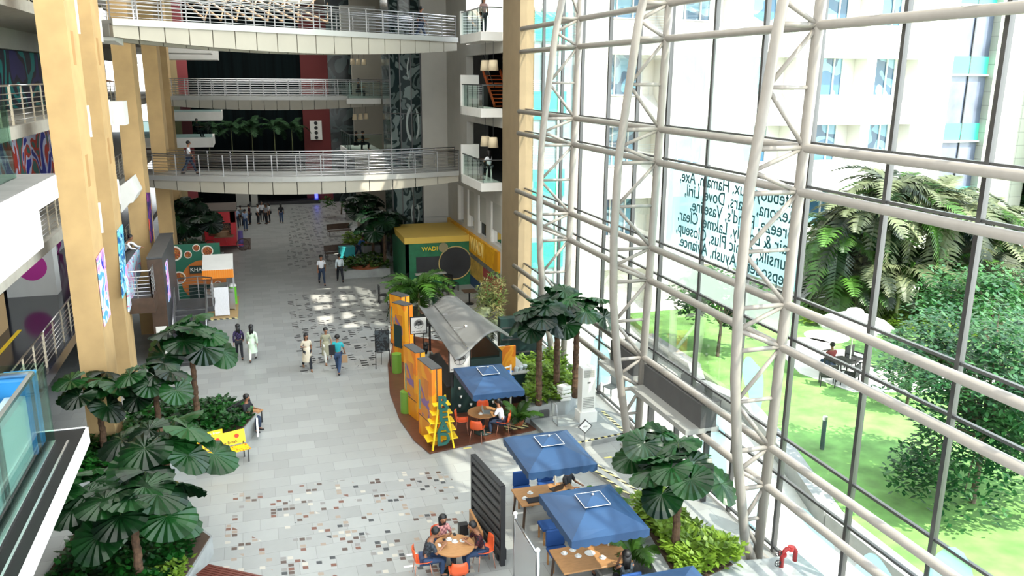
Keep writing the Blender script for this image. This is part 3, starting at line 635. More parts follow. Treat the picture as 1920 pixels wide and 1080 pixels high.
TIL=bpy.data.materials.new('stone cladding tiles'); TIL.use_nodes=True; n_=TIL.node_tree; bt=n_.nodes.new('ShaderNodeTexBrick'); bt.inputs['Color1'].default_value=(.40,.41,.34,1); bt.inputs['Color2'].default_value=(.48,.47,.40,1); bt.inputs['Mortar'].default_value=(.2,.2,.18,1); bt.inputs['Scale'].default_value=1; bt.inputs['Brick Width'].default_value=.9; bt.inputs['Row Height'].default_value=.75; bt.inputs['Mortar Size'].default_value=.012; bt.offset=0
tcx=n_.nodes.new('ShaderNodeTexCoord'); mpx=n_.nodes.new('ShaderNodeMapping'); mpx.inputs['Rotation'].default_value=(pi/2,0,0); n_.links.new(tcx.outputs['Object'],mpx.inputs[0]); n_.links.new(mpx.outputs[0],bt.inputs[0]); n_.links.new(bt.outputs[0],n_.nodes['Principled BSDF'].inputs['Base Color'])
tag(MB().box(39.8,43.2,37.6,41,-.3,23).build('stone_pier',TIL),'grey stone tiled pier right of the turquoise banded bay','wall')
bd2=thing('office_wing','white office wing with narrow windows at the right edge','building',(43.2,36,0))
MB().box(0,14,0,1,-.3,23).build('facade',BW,bd2)
for z in (2.2,5.8,9.4,13.): 
    MB().box(1.8,3.4,-.05,0,z,z+2.6).build('window',WG,bd2)
yw=thing('boundary_wall','yellow boundary wall with white railings behind the garden','wall',(39,34,0))
MB().box(0,18,0,.4,.3,2.6).build('wall',mat('yellow ochre wall',(.60,.42,.14),.8),yw); MB().box(0,18,-.05,.5,2.6,3.0).build('red_coping',mat('dull red coping',(.3,.07,.04),.8),yw)
fb=MB()
for k in range(46): fb.box(k*.38,k*.38+.05,.1,.15,3.0,4.6)
fb.box(0,18,.1,.15,4.5,4.56); fb.build('railing',WHT,yw)
rr_=thing('ramp_railing','white ramp railings near the boundary wall','railing',(33.,28.5,.38))
for k in range(5): MB().box(k*1.0,k*1.0+.05,0,.05,0,1.1).build('post',WHT,rr_)
for z in (.55,1.1): MB().bar((0,0,z),(4,0,z),.05).build('rail',WHT,rr_)
# ------------------------------------------------------------ plants
PALMA=leafmat('fan palm leaf','#041c0a','#17481a',.2,.33,1.2)
PALMD=leafmat('dark fan palm leaf','#041a0d','#103c18',.25,.38,1.2)
PET=mat('petiole green',(.10,.16,.04),.5); TRK=mat('fibrous palm trunk',(.10,.055,.03),.9,nz=.5,ns=8,bump=.6)
def fanleaf(r,seed,plen,pbend):
    rn=random.Random(seed); b=bmesh.new(); n=30; tot=math.radians(325); vs=[]
    cv=.55+.35*rn.random(); c=b.verts.new((0,0,0))
    r1=[];r2=[];r3=[]
    for i in range(n+1):
        a=-tot/2+tot*i/n; pl=.045*r*(1 if i%2 else -1)
        rr=r*(1-.10*abs(math.sin(a*.5))) *(1.0 if i%2 else .965)
        def P(k,dz): 
            q=rr*k; droop=-(k**2)*r*.30*cv-(.10*r*(k**2)*math.sin(a*1.5+seed))
            return (q*math.cos(a),q*math.sin(a),droop+dz*pl*k+.1*r*k)
        r1.append(b.verts.new(P(.35,.9))); r2.append(b.verts.new(P(.72,1))); r3.append(b.verts.new(P(1,.9)))
    for i in range(n):
        b.faces.new((c,r1[i],r1[i+1])); b.faces.new((r1[i],r2[i],r2[i+1],r1[i+1])); b.faces.new((r2[i],r3[i],r3[i+1],r2[i+1]))
    return b
def palm_proto(r,seed,matl):
    """leaf with petiole; petiole starts at 0, leaf hub at (L,0,h)"""
    rn=random.Random(seed); out=[]
    for k in range(5):
        b=fanleaf(r*(.85+.3*rn.random()),seed*7+k,1,1)
        me=bpy.data.meshes.new('fan_leaf'); b.to_mesh(me); b.free(); me.materials.append(matl); out.append(me)
    return out
_leaf={}
def fanpalm(base,h,label,group,nl=13,r=.6,spread=1.0,seed=1,matl=None,kind='fan_palm',tr=.085,lean=(0,0)):
    matl=matl or PALMA; key=(round(r,2),matl.name)
    if key not in _leaf: _leaf[key]=palm_proto(r,len(_leaf)+3,matl)
    L=_leaf[key]; rn=random.Random(seed); t=thing(kind,label,'palm',base,group=group)
    prof=[]; m_=MB(); top=Vector((lean[0],lean[1],h)); k=int(h/.09)
    m_.tube([top*(i/k)+Vector((.01*math.sin(i),.01*math.cos(i*1.7),0)) for i in range(k+1)],[tr*(1+.18*(i%2))*(1.15-.3*i/k) for i in range(k+1)],9).build('trunk',TRK,t)
    for i in range(nl):
        az=i*2.399+rn.random()*.5; el=.15+1.15*(1-i/nl)**.8 if i<nl*.5 else .95-1.0*((i-nl*.5)/(nl*.5))+.1; el+=rn.uniform(-.12,.12)
        el=1.25-1.45*(i/nl)+rn.uniform(-.1,.1); ln=spread*(.65+.45*rn.random())*(1 if el<.9 else .75)
        hub=top+Vector((math.cos(az)*math.cos(el),math.sin(az)*math.cos(el),math.sin(el)))*ln+Vector((0,0,.1-.12*ln))
        mid=top+(hub-top)*.5+Vector((0,0,.10*ln))
        MB().tube([top-Vector((0,0,.05)),mid,hub],[.02,.014,.010],5).build('petiole',PET,t,True)
        o=bpy.data.objects.new('leaf',L[rn.randrange(5)]); COL.objects.link(o); o.parent=t
        o.location=hub; tilt=el*.35-.75+rn.uniform(-.25,.25)      # blade droops outwards
        o.rotation_euler=Euler((rn.uniform(-.3,.3),-tilt-.35,az),'XYZ')
        o.rotation_euler=(Matrix.Rotation(az,4,'Z')@Matrix.Rotation(.75-el*.55+rn.uniform(-.2,.2),4,'Y')@Matrix.Rotation(rn.uniform(-.35,.35),4,'X')).to_euler()
    return t
def inpoly(x,y,P):
    c=False; j=len(P)-1
    for i in range(len(P)):
        if (P[i][1]>y)!=(P[j][1]>y) and x<(P[j][0]-P[i][0])*(y-P[i][1])/(P[j][1]-P[i][1]+1e-9)+P[i][0]: c=not c
        j=i
    return c
def leafquad(b,p,az,el,l,w_,fold=.2):
    d=Vector((math.cos(az)*math.cos(el),math.sin(az)*math.cos(el),math.sin(el))); s=Vector((-math.sin(az),math.cos(az),0)); nn=d.cross(s)
    p=Vector(p); a=b.verts.new(p); c=b.verts.new(p+d*l-Vector((0,0,l*.15))); m1=b.verts.new(p+d*l*.45+s*w_-nn*fold*w_); m2=b.verts.new(p+d*l*.45-s*w_-nn*fold*w_)
    b.faces.new((a,m1,c)); b.faces.new((a,c,m2))
def shrubbery(name,poly,z,hgt,n,l,w_,ma,label,seed=1,cat='shrub'):
    rn=random.Random(seed); b=MB(); xs=[p[0] for p in poly]; ys=[p[1] for p in poly]; k=0
    while k<n:
        x=rn.uniform(min(xs),max(xs)); y=rn.uniform(min(ys),max(ys))
        if not inpoly(x,y,poly): continue
        hh_=hgt*(.65+.35*math.sin(x*2.1+seed)*math.cos(y*1.7)); zz=z+hh_*math.sqrt(rn.random())
        leafquad(b.b,(x,y,zz),rn.uniform(0,2*pi),rn.uniform(-.2,.9),l*rn.uniform(.7,1.2),w_*rn.uniform(.8,1.2)); k+=1
    o=b.build(name,ma,None,norm=False); return tag(o,label,cat,kind='stuff')
GRC=leafmat('dark ground cover','#06240a','#1f6a1c',.2,.4,2.2); GRL=leafmat('lime shrub leaf','#1f4a10','#86a636',.35,.45,2.5)
SOIL=mat('soil',(.06,.035,.02),.95)
# left planter
PL=[(-6.6,24.0),(-5.34,24.0),(-4.13,24.3),(-3.1,24.95),(-.8,26.7),(-.4,27.9),(-1.35,29.4),(-4.55,29.6),(-4.55,26.8),(-6.6,26.8)]
pw=tag(MB().prism(PL,0,.58).build('planter',CONC),'large angular grey stone planter on the left holding fan palms','planter')
MB().prism([(x*.96-.12,26.6+(y-26.6)*.88) for x,y in PL],.58,.62).build('soil',SOIL,pw)
MB().box(-.46,-.40,27.0,27.7,.1,.5).build('label_panel',WHT,pw)
shrubbery('ground_cover',[(x*.97-.1,26.6+(y-26.6)*.94) for x,y in PL],.6,.5,5200,.20,.075,GRC,'dense dark green ground cover filling the left planter',3)
g_='fan palms of the left planters'
fanpalm(Z(197,850,.6),1.75,'fan palm nearest the ochre column in the left planter',g_,12,.60,.95,11)
fanpalm(Z(303,845,.6),2.0,'middle fan palm of the left planter, behind the yellow bench back',g_,14,.58,1.0,22)
fanpalm(Z(372,800,.6),2.75,'tallest fan palm of the left planter, beside the black stair wall',g_,14,.62,1.05,33)
p2=Z(330,1035,.5)
PLB=[(-5.6,17.2),(-2.4,17.2),(-1.6,20.2),(-2.6,22.0),(-5.0,21.6)]
pw2=tag(MB().prism(PLB,0,.5).build('planter',CONC),'lower grey stone planter in the near left corner','planter')
MB().prism([(x*.96-.12,19.6+(y-19.6)*.88) for x,y in PLB],.5,.54).build('soil',SOIL,pw2)
shrubbery('ground_cover',[(-5.3,17.5),(-2.6,17.5),(-1.9,20.0),(-2.8,21.6),(-4.8,21.3)],.5,.35,2600,.2,.07,GRC,'dark ground cover in the near left planter',15)
fanpalm(Vector((-2.55,20.6,.5)),2.15,'fan palm right of the near left corner, leaves over the paving',g_,15,.64,1.1,44)
fanpalm(Vector((-3.1,18.6,.5)),1.6,'lowest fan palm at the bottom left of the view',g_,15,.62,1.1,55)
fanpalm(Vector((-4.2,19.6,.5)),1.55,'fan palm half hidden under the lower left balcony edge',g_,12,.6,1.0,66)
shrubbery('ground_cover',[(-3.4,17.4),(-2.4,17.4),(-2.0,18.8),(-3.0,18.9)],.5,.4,500,.18,.05,GRL,'lime green leaves at the foot of the lowest palm',5)
# far left cluster near red kiosk
pw3=tag(MB().prism([(-4.3,48.5),(-2.7,48.2),(-2.2,57),(-4.3,57)],0,.5).build('planter',CONC),'stone planter of the far left palm cluster','planter')
for i,(u,v,h_,lb_) in enumerate(((330,470,1.6,'fan palm at the left of the far cluster'),(360,455,2.4,'tall fan palm in the middle of the far cluster'),(385,470,1.7,'fan palm at the right of the far cluster beside the red kiosk'),(345,500,.8,'low front fan palm of the far cluster'),(378,505,.7,'low fan palm behind the orange roofed cart'))):
    a=Z(u,v+14,.5); a.x=max(-4.2,min(-2.8,a.x)); a.y=min(56.5,max(48.8,a.y)); fanpalm(a,h_+.4,lb_,'fan palms of the far left cluster',13,.72,1.15,70+i,PALMD)
# right planters
PR=[(8.55,25.7),(10.15,25.95),(11.3,27.3),(11.3,30.2),(9.6,30.2),(9.2,27.5)]
pr=tag(MB().prism(PR,0,.6).build('planter',CONC),'grey stone planter right of the wooden cafe deck','planter')
MB().box(9.1,9.45,25.68,25.8,.2,.42).build('vent_plate',DGR,pr)
shrubbery('lime_shrub',[(x,y) for x,y in PR],.6,.75,2600,.22,.07,GRL,'lime green shrub in the planter beside the tall air conditioner',9)
fanpalm(Z(1015,765,.6)+Vector((0,.3,0)),3.0,'left fan palm of the pair trunks near the black counter',"tall fan palms of the right planter",13,.62,1.0,81,PALMD,tr=.1)
fanpalm(Z(1043,735,.6),3.1,'middle fan palm of the right planter trio',"tall fan palms of the right planter",12,.6,.95,82,PALMD,tr=.1)
fanpalm(Z(1078,745,.6),3.1,'right fan palm of the trio, behind the white air conditioner',"tall fan palms of the right planter",13,.6,.95,83,PALMA,tr=.1)
PR2=[(8.15,14.0),(11.1,14.0),(11.1,15.0),(10.55,15.1),(9.9,18.5),(8.85,18.5)]
pr2=tag(MB().prism(PR2,0,.7).build('planter',MARB),'polished granite planter at the lower right with lime shrubs','planter')
MB().prism([(8.6,14.5),(10.2,15.),(9.65,18.1),(9.1,18.1)],.7,.73).build('soil',SOIL,pr2)
shrubbery('lime_shrub',[(8.75,14.6),(10.5,14.9),(9.9,18.2),(9.1,18.2)],.7,.6,3000,.22,.06,GRL,'lime green leafy shrub in the lower right granite planter',12)
fanpalm(Z(1265,1040,.7),1.95,'nearest right fan palm rising from the lime shrubs','fan palms of the lower right planter',14,.56,.95,91)
fanpalm(Z(1222,985,.7),1.9,'fan palm behind the nearest right one, toward the blue parasols','fan palms of the lower right planter',11,.55,.9,92)
ARE=leafmat('areca frond','#102c0e','#4f7c2a',.3,.45,.8); ARD=leafmat('weathered palm frond','#1f2e1e','#7c845e',.3,.5,1.0)
def frondmesh(L_,n,drop,seed,w_=.30,matl=None):
    rn=random.Random(seed); b=bmesh.new(); pts=[]
    for i in range(n+1):
        t=i/n; pts.append(Vector((L_*t*(1-.15*t),0,L_*(.55*t-drop*t*t))))
    for i in range(1,n+1):
        p=pts[i]; t=i/n; d=(pts[i]-pts[i-1]).normalized(); ll=w_*L_*math.sin(pi*(.12+.83*t))**.7
        for s in (-1,1):
            tip=p+Vector((ll*.45,s*ll*.85,-ll*(.25+.3*rn.random()))); wd=.016*L_+.012
            a=b.verts.new(p-d*wd); c=b.verts.new(p+d*wd); e=b.verts.new(tip); mm=b.verts.new(p+(tip-p)*.5+Vector((0,0,ll*.12))+d*wd*1.2); m2=b.verts.new(p+(tip-p)*.5+Vector((0,0,ll*.12))-d*wd*1.0)
            b.faces.new((a,c,mm,m2)); b.faces.new((m2,mm,e))
    for q,r_ in zip(pts,pts[1:]):
        s=Vector((0,.012*L_,0)); a=[b.verts.new(x) for x in (q-s,q+s,r_+s*.6,r_-s*.6)]; b.faces.new(a)
    me=bpy.data.meshes.new('frond'); b.to_mesh(me); b.free(); me.materials.append(matl or ARE); return me
_fr={}
def areca(base,h,label,group,nf=12,L_=1.6,drop=.55,seed=1,matl=None,stem=.05,kind='areca_palm',n=22):
    matl=matl or ARE; key=(L_,drop,matl.name,n)
    if key not in _fr: _fr[key]=[frondmesh(L_*(.9+.1*k),n,drop*(.85+.2*k),k+9,matl=matl) for k in range(3)]
    rn=random.Random(seed); t=thing(kind,label,'palm',base,group=group)
    if h>.15: MB().tube([(0,0,0),(.03,0,h*.5),(0,0,h)],[stem,stem*.9,stem*.7],7).build('stem',mat('ringed green stem',(.22,.24,.10),.7,nz=.3,ns=6),t,True)
    for i in range(nf):
        o=bpy.data.objects.new('frond',_fr[key][i%3]); COL.objects.link(o); o.parent=t; o.location=(0,0,h)
        o.rotation_euler=(Matrix.Rotation(i*2.399+rn.random(),4,'Z')@Matrix.Rotation(-.75+1.25*(i/nf)+rn.uniform(-.15,.15),4,'Y')).to_euler()
    return t
# garden palm clump
rn=random.Random(5)
cl=[(1560,585),(1600,590),(1640,585),(1680,590),(1720,585),(1760,590),(1800,580),(1840,585),(1585,560),(1660,560),(1740,560),(1820,560)]
for i,(u,v) in enumerate(cl):
    p=Z(u,v+8,.38); h_=[4.0,5.2,6.2,5.5,5.6,5.2,4.6,3.6,4.6,5.6,5.4,4.4][i]
    areca(p,h_,['leftmost tall palm of the garden clump','second tall palm from the left in the garden clump','third tall palm from the left in the garden clump','palm at the middle front of the garden clump','palm right of the middle in the garden clump','sixth palm in the front of the garden clump','palm near the right of the garden clump','rightmost short palm of the garden clump','rear left palm of the garden clump','rear middle palm of the garden clump','rear palm right of the middle of the clump','rear right palm of the garden clump'][i],'palms of the garden clump',22,2.9,.95,i,ARD if i%3 else ARE,.11,n=26)
    areca(p+Vector((rn.uniform(-.8,.8),rn.uniform(-1.2,-.2),0)),h_*.45,['low bushy palm under the leftmost tall palm','low bushy palm under the second tall palm','low bushy palm under the third tall palm','low bushy palm at the middle front','low bushy palm right of the middle','low bushy palm under the sixth palm','low bushy palm near the right end','low bushy palm at the right end','low rear bushy palm on the left','low rear bushy palm in the middle','low rear bushy palm right of middle','low rear bushy palm on the right'][i]+' of the garden clump','palms of the garden clump',18,2.6,.95,i+40,ARD if i%2 else ARE,.1,n=26)
shrubbery('hedge',[(Z(u,v,.38).x,Z(u,v,.38).y) for u,v in ((1500,610),(1850,640),(1880,600),(1520,590))],.38,.5,2600,.3,.1,GRL,'low yellow green hedge at the foot of the garden palms',31)
# broadleaf trees
def tree(base,h,cr,label,ma,nleaf,seed,ll=.22,lw=.07,flat=.7,blobs=16,cut=.75,br=.09,low=.3):
    rn=random.Random(seed); t=thing('garden_tree',label,'tree',base,group=None); b=MB(); cs=[]
    b.tube([(0,0,0),(.1,.05,h*.3),(.15,.2,h*.55)],[br,br*.8,br*.6],8)
    for i in range(blobs):
        a=rn.uniform(0,2*pi); r=cr*math.sqrt(rn.random())*.8; z=h*(.55+.45*rn.random()*(1-.4*r/cr)) if rn.random()<.6 else h*rn.uniform(low,.75)
        c=Vector((r*math.cos(a),r*math.sin(a),z)); cs.append((c,cr*rn.uniform(.22,.4)))
        b.tube([(.12,.12,h*.35),c*.5+Vector((0,0,h*.28)),c],[br*.45,br*.28,.012],5)
    b.build('trunk',mat('grey brown bark',(.12,.09,.06),.9,nz=.3),t)
    g=MB()
    for i in range(nleaf):
        c,r=cs[rn.randrange(len(cs))]
        d=Vector((rn.gauss(0,1),rn.gauss(0,1),rn.gauss(0,1)*flat)); d=d.normalized()*r*rn.random()**.4
        leafquad(g.b,c+d,rn.uniform(0,2*pi),rn.uniform(-.6,.6),ll*rn.uniform(.7,1.2),lw*rn.uniform(.8,1.2))
    g.build('foliage',ma,t,norm=False)['kind']='stuff'
    return t
TLF=leafmat('garden tree leaf','#21522a','#5c9250',.35,.35,1.5); TLF2=leafmat('pale tree leaf','#24482a','#6a9458',.35,.4,1.5); BGF=leafmat('background foliage','#1c3f1c','#4f7f35',.3,.6,.6)
tree(Vector((18.6,16.2,.38)),5.6,3.1,'large leafy tree filling the lower right of the view outside',TLF,15000,3,.22,.055,blobs=60,br=.09,low=.12)
tree(Z(1840,700,.38)+Vector((0,0,0)),4.2,2.6,'round green tree right of the garden parasol',TLF,4200,4,.24,.075,blobs=22)
tree(Z(1700,760,.38),2.8,1.5,'small pale leaved shrub tree with white blossom behind the big tree',TLF2,1500,8,.2,.06,blobs=12,br=.06)
tree(Z(1345,668,.38),3.9,2.3,'small frangipani tree at the edge of the lawn',leafmat('frangipani leaf','#2a5a25','#78a850',.35,.4,1.5),2200,9,.30,.09,blobs=16,br=.08)
tree(Vector((47,39.5,.3)),7.5,4.2,'round tree behind the boundary railing at the far right',BGF,3500,13,.5,.2,blobs=18,br=.2)
tree(Vector((34.,27.5,.38)),3.2,2.2,'bushy small tree beside the ramp railings',TLF,2200,14,.26,.09,blobs=14)
# garden parasol and set
def octpar(base,label):
    t=thing('garden_parasol',label,'parasol',base); MB().cyl((0,0,0),(0,0,2.6),.03).build('pole',WHT,t)
    MB().lathe([(1.45,2.1),(1.46,2.2),(.35,2.62),(.30,2.75),(.0001,2.85)],n=8).build('canopy',WHT,t); return t
octpar(Z(1590,705,.38),'white octagonal parasol standing in the garden')
BKF=mat('black rattan',(.02,.02,.02),.7)
def rattan(base,rz,label):
    t=thing('garden_chair',label,'chair',base,rz,'black garden chairs'); MB().box(-.28,.28,-.26,.26,.38,.44).build('seat',BKF,t); MB().box(-.28,.28,.22,.28,.44,.9).build('backrest',BKF,t)
    for x in (-.26,.26):
        for y in (-.24,.24): MB().box(x-.02,x+.02,y-.02,y+.02,0,.6).build('leg',BKF,t)
        MB().box(x-.03,x+.03,-.26,.26,.6,.64).build('armrest',BKF,t)
    return t
rattan(Z(1550,722,.4),2.6,'black garden chair in front of the white parasol, left'); rattan(Z(1592,722,.4),-2.6,'black garden chair in front of the white parasol, right'); rattan(Z(1600,690,.4),.3,'black garden chair behind the garden table')
gt=thing('garden_table','black garden table under the white parasol','table',Z(1572,708,.4)); MB().box(-.45,.45,-.45,.45,.7,.74).build('table_top',BKF,gt)
for x in (-.4,.4):
    for y in (-.4,.4): MB().box(x-.02,x+.02,y-.02,y+.02,0,.7).build('leg',BKF,gt)
for (u,v,lb_) in ((1310,765,'black terrace cafe table outside the middle of the glass'),(1140,700,'black terrace table outside the farther glass')):
    p=Z(u,v,0); t=thing('terrace_table',lb_,'table',p); MB().cyl((0,0,0),(0,0,.04),.3).build('base',BKF,t); MB().cyl((0,0,.04),(0,0,.72),.04).build('column',BKF,t); MB().box(-.35,.35,-.35,.35,.72,.75).build('table_top',BKF,t)
for i,(u,v) in enumerate(((1290,745),(1335,770),(1160,680),(1145,745))):
    p=Z(u,v,0); t=thing('terrace_chair',['dark chair on the terrace left of the cafe table','dark chair on the terrace right of the cafe table','dark chair outside near the air conditioner','dark chair outside below the farther terrace table'][i],'chair',p,i*1.7,'dark terrace chairs'); MB().box(-.22,.22,-.22,.22,.42,.46).build('seat',BKF,t); MB().box(-.22,.22,.2,.24,.46,.9).build('backrest',BKF,t)
    for x in (-.2,.2):
        for y in (-.2,.2): MB().box(x-.015,x+.015,y-.015,y+.015,0,.42).build('leg',BKF,t)
PYSEC3=1
# ------------------------------------------------------------ people
def skinmesh(pts,edges,rad,ma,sub=1,root=0):
    me=bpy.data.meshes.new('body'); me.from_pydata([tuple(p) for p in pts],edges,[]); o=bpy.data.objects.new('body',me); COL.objects.link(o)
    sm=o.modifiers.new('s','SKIN'); sm.use_smooth_shade=True; sm.branch_smoothing=.3
    for i,r in enumerate(rad): me.skin_vertices[0].data[i].radius=(r,r) if not isinstance(r,tuple) else r
    for i in range(len(pts)): me.skin_vertices[0].data[i].use_root=(i==root)
    ss=o.modifiers.new('b','SUBSURF'); ss.levels=sub; ss.render_levels=sub
    bpy.context.view_layer.update()
    m2=bpy.data.meshes.new_from_object(o.evaluated_get(bpy.context.evaluated_depsgraph_get())); bpy.data.objects.remove(o)
    m2.materials.clear(); m2.materials.append(ma)
    return m2
def cloth(name,col,nz=.08,ns=8): return mat(name,col,.85,nz=nz,ns=ns)
def checks(name,c1,c2,c3=None):
    if name in _M: return _M[name]
    m=bpy.data.materials.new(name); m.use_nodes=True; n=m.node_tree; ck=n.nodes.new('ShaderNodeTexChecker'); ck.inputs[1].default_value=hx(c1); ck.inputs[2].default_value=hx(c2); ck.inputs['Scale'].default_value=16
    t=n.nodes.new('ShaderNodeTexCoord'); n.links.new(t.outputs['Object'],ck.inputs[0]); n.links.new(ck.outputs[0],n.nodes['Principled BSDF'].inputs['Base Color']); n.nodes['Principled BSDF'].inputs['Roughness'].default_value=.85; _M[name]=m; return m
def person(loc,rz,label,shirt,pants,pose='walk',hair='short',top='shirt',h=1.68,fem=False,fine=False,shoes=None,ph=1,arm=None,skin=None,head=0,lean=0.,group=None,sleeve=1):
    """figure faces local -Y"""
    skin=skin or SKIN; k=h/1.70; t=thing('person',label,'person',loc,rz,group); sw=.92 if fem else 1.
    Vv=Vector
    sit=pose in('sit','sitlow'); P={}
    hipz=.90 if not sit else .50
    if pose=='bend': pass
    ln=lean
    P['pel']=Vv((0,0,hipz)); P['wst']=Vv((0,-.25*ln*.35,hipz+.17)); P['chs']=Vv((0,-.42*ln,hipz+.36)); P['nck']=Vv((0,-.60*ln,hipz+.54-.10*ln)); 
    hd=P['nck']+Vv((0,-.02-.10*ln-.03*head,.07)); P['hd0']=hd; P['hd1']=hd+Vv((0,-.02-.03*head,.09)); P['hd2']=P['hd1']+Vv((0,-.0-.03*head,.085))
    for s,n in ((-1,'L'),(1,'R')):
        P['hip'+n]=P['pel']+Vv((s*.095*sw,0,-.03))
        P['sh'+n]=P['nck']+Vv((s*.175*sw,0,-.085)); 
        if sit:
            P['kn'+n]=P['hip'+n]+Vv((s*.03,-.42,.0)); P['an'+n]=P['kn'+n]+Vv((0,.04 if pose=='sit' else -.08,-.40)); P['to'+n]=P['an'+n]+Vv((0,-.15,-.045))
        else:
            a=s*ph*(.42 if pose=='walk' else .05)
            P['kn'+n]=P['hip'+n]+Vv((s*.0,-math.sin(a)*.42,-.42*math.cos(a))); b=a-(.35 if a<0 and pose=='walk' else .05); b=a-.1 if a>0 else a-.22 if pose=='walk' else a
            P['an'+n]=P['kn'+n]+Vv((0,-math.sin(b)*.40,-.40*math.cos(b))); P['to'+n]=P['an'+n]+Vv((0,-.15,-.05 if a>=-.1 else -.07))
        am=arm or ('table' if sit else 'swing'); am=am if isinstance(am,str) else am[0 if s<0 else 1]
        sh=P['sh'+n]
        if am=='swing':
            a=-s*ph*(.35 if pose=='walk' else .06); el=sh+Vv((s*.055,-math.sin(a)*.27,-.27*math.cos(a))); ha=el+Vv((s*.01,-math.sin(a+.25)*.24,-.24*math.cos(a+.25)))
        elif am=='table': el=sh+Vv((s*.07,-.12,-.23)); ha=el+Vv((-s*.09,-.23,.03))
        elif am=='phone': el=sh+Vv((s*.06,-.10,-.24)); ha=el+Vv((-s*.13,-.17,.12))
        elif am=='push': el=sh+Vv((s*.04,-.20,-.18)); ha=el+Vv((-s*.02,-.25,-.03))
        elif am=='bent': el=sh+Vv((s*.07,.02,-.26)); ha=el+Vv((-s*.08,-.20,.06))
        elif am=='face': el=sh+Vv((s*.05,-.16,-.20)); ha=el+Vv((-s*.12,-.06,.24))
        elif am=='rail': el=sh+Vv((s*.07,-.18,-.20)); ha=el+Vv((-s*.03,-.22,-.02))
        else: el=sh+Vv((s*.05,0,-.27)); ha=el+Vv((0,-.03,-.24))
        P['el'+n]=el; P['wr'+n]=ha
        d=(ha-el).normalized(); P['pa'+n]=ha+d*.07
    mnz=min(P['toL'].z-.02,P['toR'].z-.02,P['anL'].z-.07,P['anR'].z-.07)
    for q in P: P[q]=Vv((P[q].x,P[q].y,P[q].z-mnz))*k
    names=list(P); idx={n:i for i,n in enumerate(names)}; pts=[P[n] for n in names]
    R=dict(pel=(.135,.105),wst=(.115,.09),chs=(.14*sw,.105),nck=.052,hd0=.058,hd1=.092,hd2=.082)
    for n in 'LR': R.update({'hip'+n:.085,'kn'+n:.055,'an'+n:.038,'to'+n:.035,'sh'+n:.055*sw,'el'+n:.038,'wr'+n:.026,'pa'+n:(.034,.02)})
    E=[('pel','wst'),('wst','chs'),('chs','nck'),('nck','hd0'),('hd0','hd1'),('hd1','hd2')]
    for n in 'LR': E+=[('pel','hip'+n),('hip'+n,'kn'+n),('kn'+n,'an'+n),('an'+n,'to'+n),('chs','sh'+n),('sh'+n,'el'+n),('el'+n,'wr'+n),('wr'+n,'pa'+n)]
    rad=[tuple(x*k for x in R[n]) if isinstance(R[n],tuple) else R[n]*k for n in names]; ed=[(idx[a],idx[b]) for a,b in E]
    # fingers and thumb
    for n,s in (('L',-1),('R',1)):
        d=(P['pa'+n]-P['wr'+n]).normalized(); x=d.cross(Vv((0,0,1)))
        x=x.normalized() if x.length>.2 else Vv((0,1,0)); z=x.cross(d)
        if fine or h>0:
            for j in range(4):
                o=(j-1.5)*.019*k; L1=[.036,.042,.040,.030][j]*k
                a=P['pa'+n]+x*o+d*.02*k; b=a+d*L1-z*.006; c=b+d*L1*.6-z*.022*k
                pts+= [a,b,c]; i=len(pts)-3; rad+=[.009*k,.0085*k,.0075*k]; ed+=[(idx['pa'+n],i),(i,i+1),(i+1,i+2)]
            inn=-x*s*(1 if x.dot(Vv((1,0,0)))>=0 else -1)
            a=P['wr'+n]+d*.025*k+inn*.035*k; b=a+(d*.8+inn*.6).normalized()*.035*k; pts+=[a,b]; i=len(pts)-2; rad+=[.011*k,.009*k]; ed+=[(idx['wr'+n],i),(i,i+1)]
    # nose, ears, chin
    hd=P['hd1']; 
    for q,r_ in ((Vv((0,-.115,-.012)),.014),(Vv((.092,.0,-.01)),.018),(Vv((-.092,.0,-.01)),.018),(Vv((0,-.075,-.07)),.035)):
        pts.append(hd+q*k); rad.append(r_*k); ed.append((idx['hd1'],len(pts)-1))
    me=skinmesh(pts,ed,rad,skin,1 if not fine else 2); o=bpy.data.objects.new('body',me); COL.objects.link(o); o.parent=t
    for s in (-1,1): MB().ball(hd+Vv((s*.035,-.088,.012))*k,.011*k,n=8).build('eye',mat('eye',(.03,.02,.02),.2),t,True)
    MB().ball(hd+Vv((0,-.090,-.05))*k,.02*k,(1.1,.5,.32),8).build('mouth',mat('lips',(.28,.07,.05),.5),t,True)
    # clothing
    def sub(nm,keys,es,scale,add,ma,root):
        ii={n:i for i,n in enumerate(keys)}; pp=[P[n] for n in keys]; rr=[]
        for n in keys:
            r=R.get(n,.05); r=r if isinstance(r,tuple) else (r,r); rr.append(tuple((q*scale+add)*k for q in r))
        m=skinmesh(pp,[(ii[a],ii[b]) for a,b in es],rr,ma,1,ii[root]); q=bpy.data.objects.new(nm,m); COL.objects.link(q); q.parent=t; return q
    tk=['pel','wst','chs','shL','shR']; te=[('pel','wst'),('wst','chs'),('chs','shL'),('chs','shR')]
    P['ucl']=P['chs'].lerp(P['nck'],.62); R['ucl']=.075; tk.append('ucl'); te.append(('chs','ucl'))
    for n in 'LR':
        if sleeve==2: tk+=['el'+n,'wr'+n]; te+=[('sh'+n,'el'+n),('el'+n,'wr'+n)]
        elif sleeve==1: P['se'+n]=P['sh'+n].lerp(P['el'+n],.85); R['se'+n]=.045; tk.append('se'+n); te.append(('sh'+n,'se'+n))
    sub({'shirt':'shirt','dress':'tunic','kurta':'tunic'}[top],tk,te,1.08,.012,shirt,'chs')
    pk=['pel']+[a+n for n in 'LR' for a in ('hip','kn','an')]; pe=[]
    for n in 'LR': pe+=[('pel','hip'+n),('hip'+n,'kn'+n),('kn'+n,'an'+n)]
